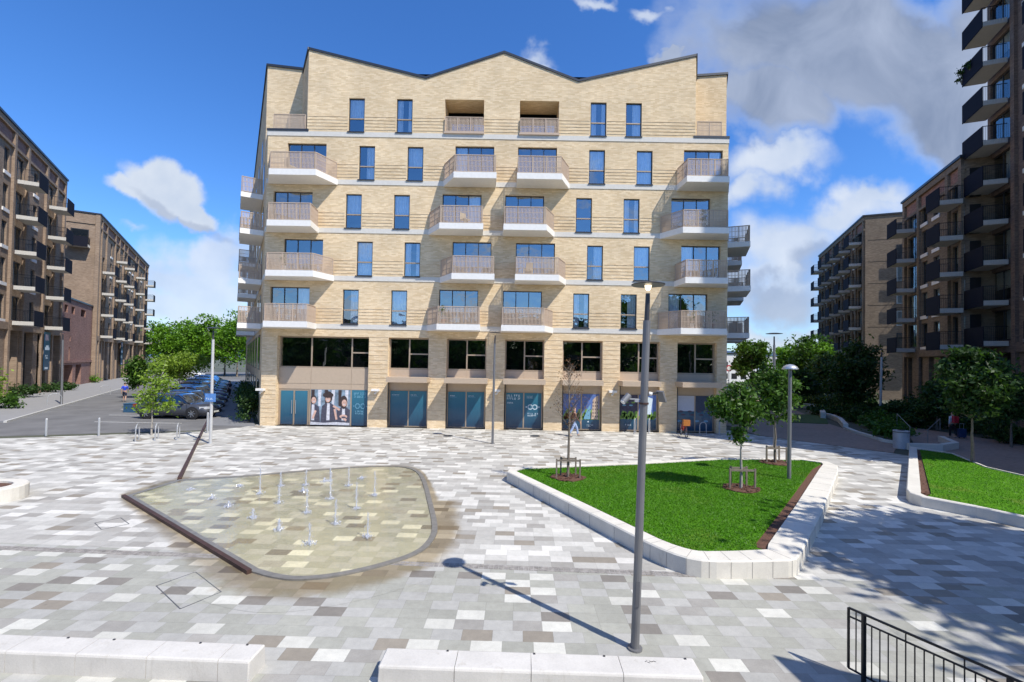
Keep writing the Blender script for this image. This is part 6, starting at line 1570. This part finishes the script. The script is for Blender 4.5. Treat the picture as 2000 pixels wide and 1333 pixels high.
def person(label, x, y, face, H=1.74, stride=.25, shirt=(.05, .08, .4), trous=(.02, .02, .03), hairc=(.03, .02, .015), long_sleeve=False, arms=((-.06, .05), (.06, -.02)), z=0., shorts=False, swing=.2):
    """local +x is forward"""
    root = thing('person', label, 'person', (x, y, z), face); k = H/1.75; V3 = lambda a, b, c: Vector((a*k, b*k, c*k))
    hipz = .92; sh = 1.43
    pel = V3(0, 0, hipz); feet = {1: stride, -1: -stride}
    leg = {}
    for sy in (1, -1):
        f = feet[sy]; leg[sy] = [V3(.0, .09*sy, hipz-.06), V3(f*.55+.04, .095*sy, .50), V3(f*.92-(.06 if f < 0 else 0), .1*sy, .09+(.05 if f < 0 else 0)), V3(f*.92+.14, .105*sy, .035)]
    arm = {}
    for sy in (1, -1):
        a = -feet[sy]*swing/.25; arm[sy] = [V3(0, .17*sy, sh-.02), V3(a*.35-.02, .225*sy, 1.14), V3(a*1.0+.05, .22*sy, .90), V3(a*1.0+.08, .215*sy, .83)]
    ch = [[(pel, .115*k), (V3(0, 0, 1.10), .105*k), (V3(0, 0, 1.28), .125*k), (V3(-.005, 0, 1.42), .085*k), (V3(.0, 0, 1.50), .052*k), (V3(.015, 0, 1.58), .072*k), (V3(.015, 0, 1.66), .088*k), (V3(.0, 0, 1.735), .055*k)]]
    ch.append([5, (V3(.105, 0, 1.625), .016*k)])  # nose
    n0 = 9
    for sy in (1, -1): ch.append([0, (leg[sy][0], .088*k), (leg[sy][1], .058*k), (leg[sy][2], .038*k), (leg[sy][3], .035*k)])
    n0 += 8
    for sy in (1, -1):
        base = n0; ch.append([3, (arm[sy][0], .052*k), (arm[sy][1], .038*k), (arm[sy][2], .026*k), (arm[sy][3], .034*k)]); palm = base+3; n0 += 4
        for fi, (dx, dl) in enumerate(((.028, .082), (.010, .092), (-.008, .086), (-.026, .07))):
            p = arm[sy][3]; ch.append([palm, (p+V3(dx, 0, -.045), .0095*k), (p+V3(dx+.006, -.008*sy, -.045-dl*.5), .009*k), (p+V3(dx+.012, -.02*sy, -.045-dl*.85), .008*k)]); n0 += 3
        ch.append([base+2, (arm[sy][3]+V3(.045, -.01*sy, -.005), .010*k), (arm[sy][3]+V3(.062, -.018*sy, -.05), .009*k)]); n0 += 2
    skinmesh('body', ch, SKIN, root)
    e = .016
    c2 = [[(V3(0, 0, .98), (.13*k, .135*k)), (V3(0, 0, 1.12), .125*k), (V3(0, 0, 1.28), .145*k), (V3(-.005, 0, 1.42), .105*k), (V3(0, 0, 1.46), .07*k)]]
    for sy in (1, -1):
        L = [3, (arm[sy][0], .068*k), (arm[sy][1], .055*k)]
        if long_sleeve: L.append((arm[sy][2], .042*k))
        c2.append(L)
    skinmesh('shirt', c2, colm('shirt_cloth', shirt), root)
    c3 = [[(V3(0, 0, 1.0), .125*k), (V3(0, 0, .90), .13*k)]]
    for sy in (1, -1):
        q = [1, (leg[sy][0], .105*k), (leg[sy][1], .078*k)]
        if not shorts: q.append((leg[sy][2]+V3(0, 0, .02), .058*k))
        c3.append(q)
    skinmesh('trousers', c3, colm('trouser_cloth', trous), root)
    for sy in (1, -1): skinmesh('shoe', [[(leg[sy][2]-V3(.03, 0, .045), .045*k), (leg[sy][3]-V3(.04, 0, 0), .045*k), (leg[sy][3]+V3(.03, 0, 0), .035*k)]], plain('shoe', (.25, .24, .23)), root)
    skinmesh('hair', [[(V3(-.035, 0, 1.62), .085*k), (V3(-.02, 0, 1.70), .095*k), (V3(.01, 0, 1.755), .065*k)]], colm('hair', hairc), root)
    m = MB()
    for sy in (1, -1): m.lathe([(0, -.008), (.009, 0), (0, .008)], tuple(V3(.095, .033*sy, 1.655)), 8)
    m.build('eye', BLACK, root)
    m = MB(); m.box(.088*k, .097*k, -.025*k, .025*k, 1.583*k, 1.590*k); m.build('mouth', colm('lips', (.3, .1, .08)), root)
    return root, arm, k
x, y = G(243, 785); person('person in a blue top and dark shorts walking away up the street', x, y, R_(120), 1.82, .16, shirt=(.03, .07, .55), trous=(.02, .025, .05), shorts=True)
x, y = G(1121, 853); person('person in a brown jacket and pale jeans walking past the shop windows', x, y, R_(10), 1.78, .30, shirt=(.16, .07, .05), trous=(.33, .42, .62), long_sleeve=True)
x, y = G(1861, 856); pr, arm, k = person('person in white sleeves with a red backpack pulling a case', x, y, R_(85), 1.72, .10, shirt=(.6, .6, .65), trous=(.015, .015, .02), long_sleeve=True, swing=.1)
m = MB(); m.box(-.30, -.14, -.17, .17, 1.02, 1.46); m.build('backpack', colm('backpack_red', (.5, .02, .04)), pr) if False else None
bpk = thing('backpack', 'red backpack worn by the person on the right path', 'backpack', (x, y, 0), R_(85)); m = MB(); m.prism([(-.29, -.14), (-.25, -.17), (-.135, -.17), (-.135, .17), (-.25, .17), (-.29, .14)], 1.02, 1.45); m.build('bag', colm('backpack_red', (.5, .02, .04)), bpk); m = MB(); m.box(-.33, -.292, -.11, .11, 1.06, 1.24); m.build('pocket', colm('backpack_red', (.42, .02, .04)), bpk)
cs = thing('suitcase', 'small dark blue wheeled suitcase pulled on the right path', 'suitcase', (x+.52, y-.05, 0), R_(85)); m = MB(); m.box(-.12, .12, -.2, .2, .07, .62); m.build('case', colm('case_blue', (.03, .06, .16)), cs)
m = MB(); m.tube((0, -.12, .62), (-.02, -.12, .95), .01); m.tube((0, .12, .62), (-.02, .12, .95), .01); m.tube((-.02, -.12, .95), (-.02, .12, .95), .014); m.build('handle', SILVER, cs)
for sy in (-.15, .15): m = MB(); m.lathe([(0, -.015), (.04, -.015), (.04, .015), (0, .015)], (.0, sy, .04), 12, axis='Y'); m.build('wheel', TYRE, cs)
# far tiny person in the shaded pavement
x, y = (X0-2.2+DL[0]*22, D+22); person('tiny far person standing on the shaded pavement by the buff block', x, y, R_(90), 1.75, .06, shirt=(.03, .03, .05), trous=(.02, .02, .03))
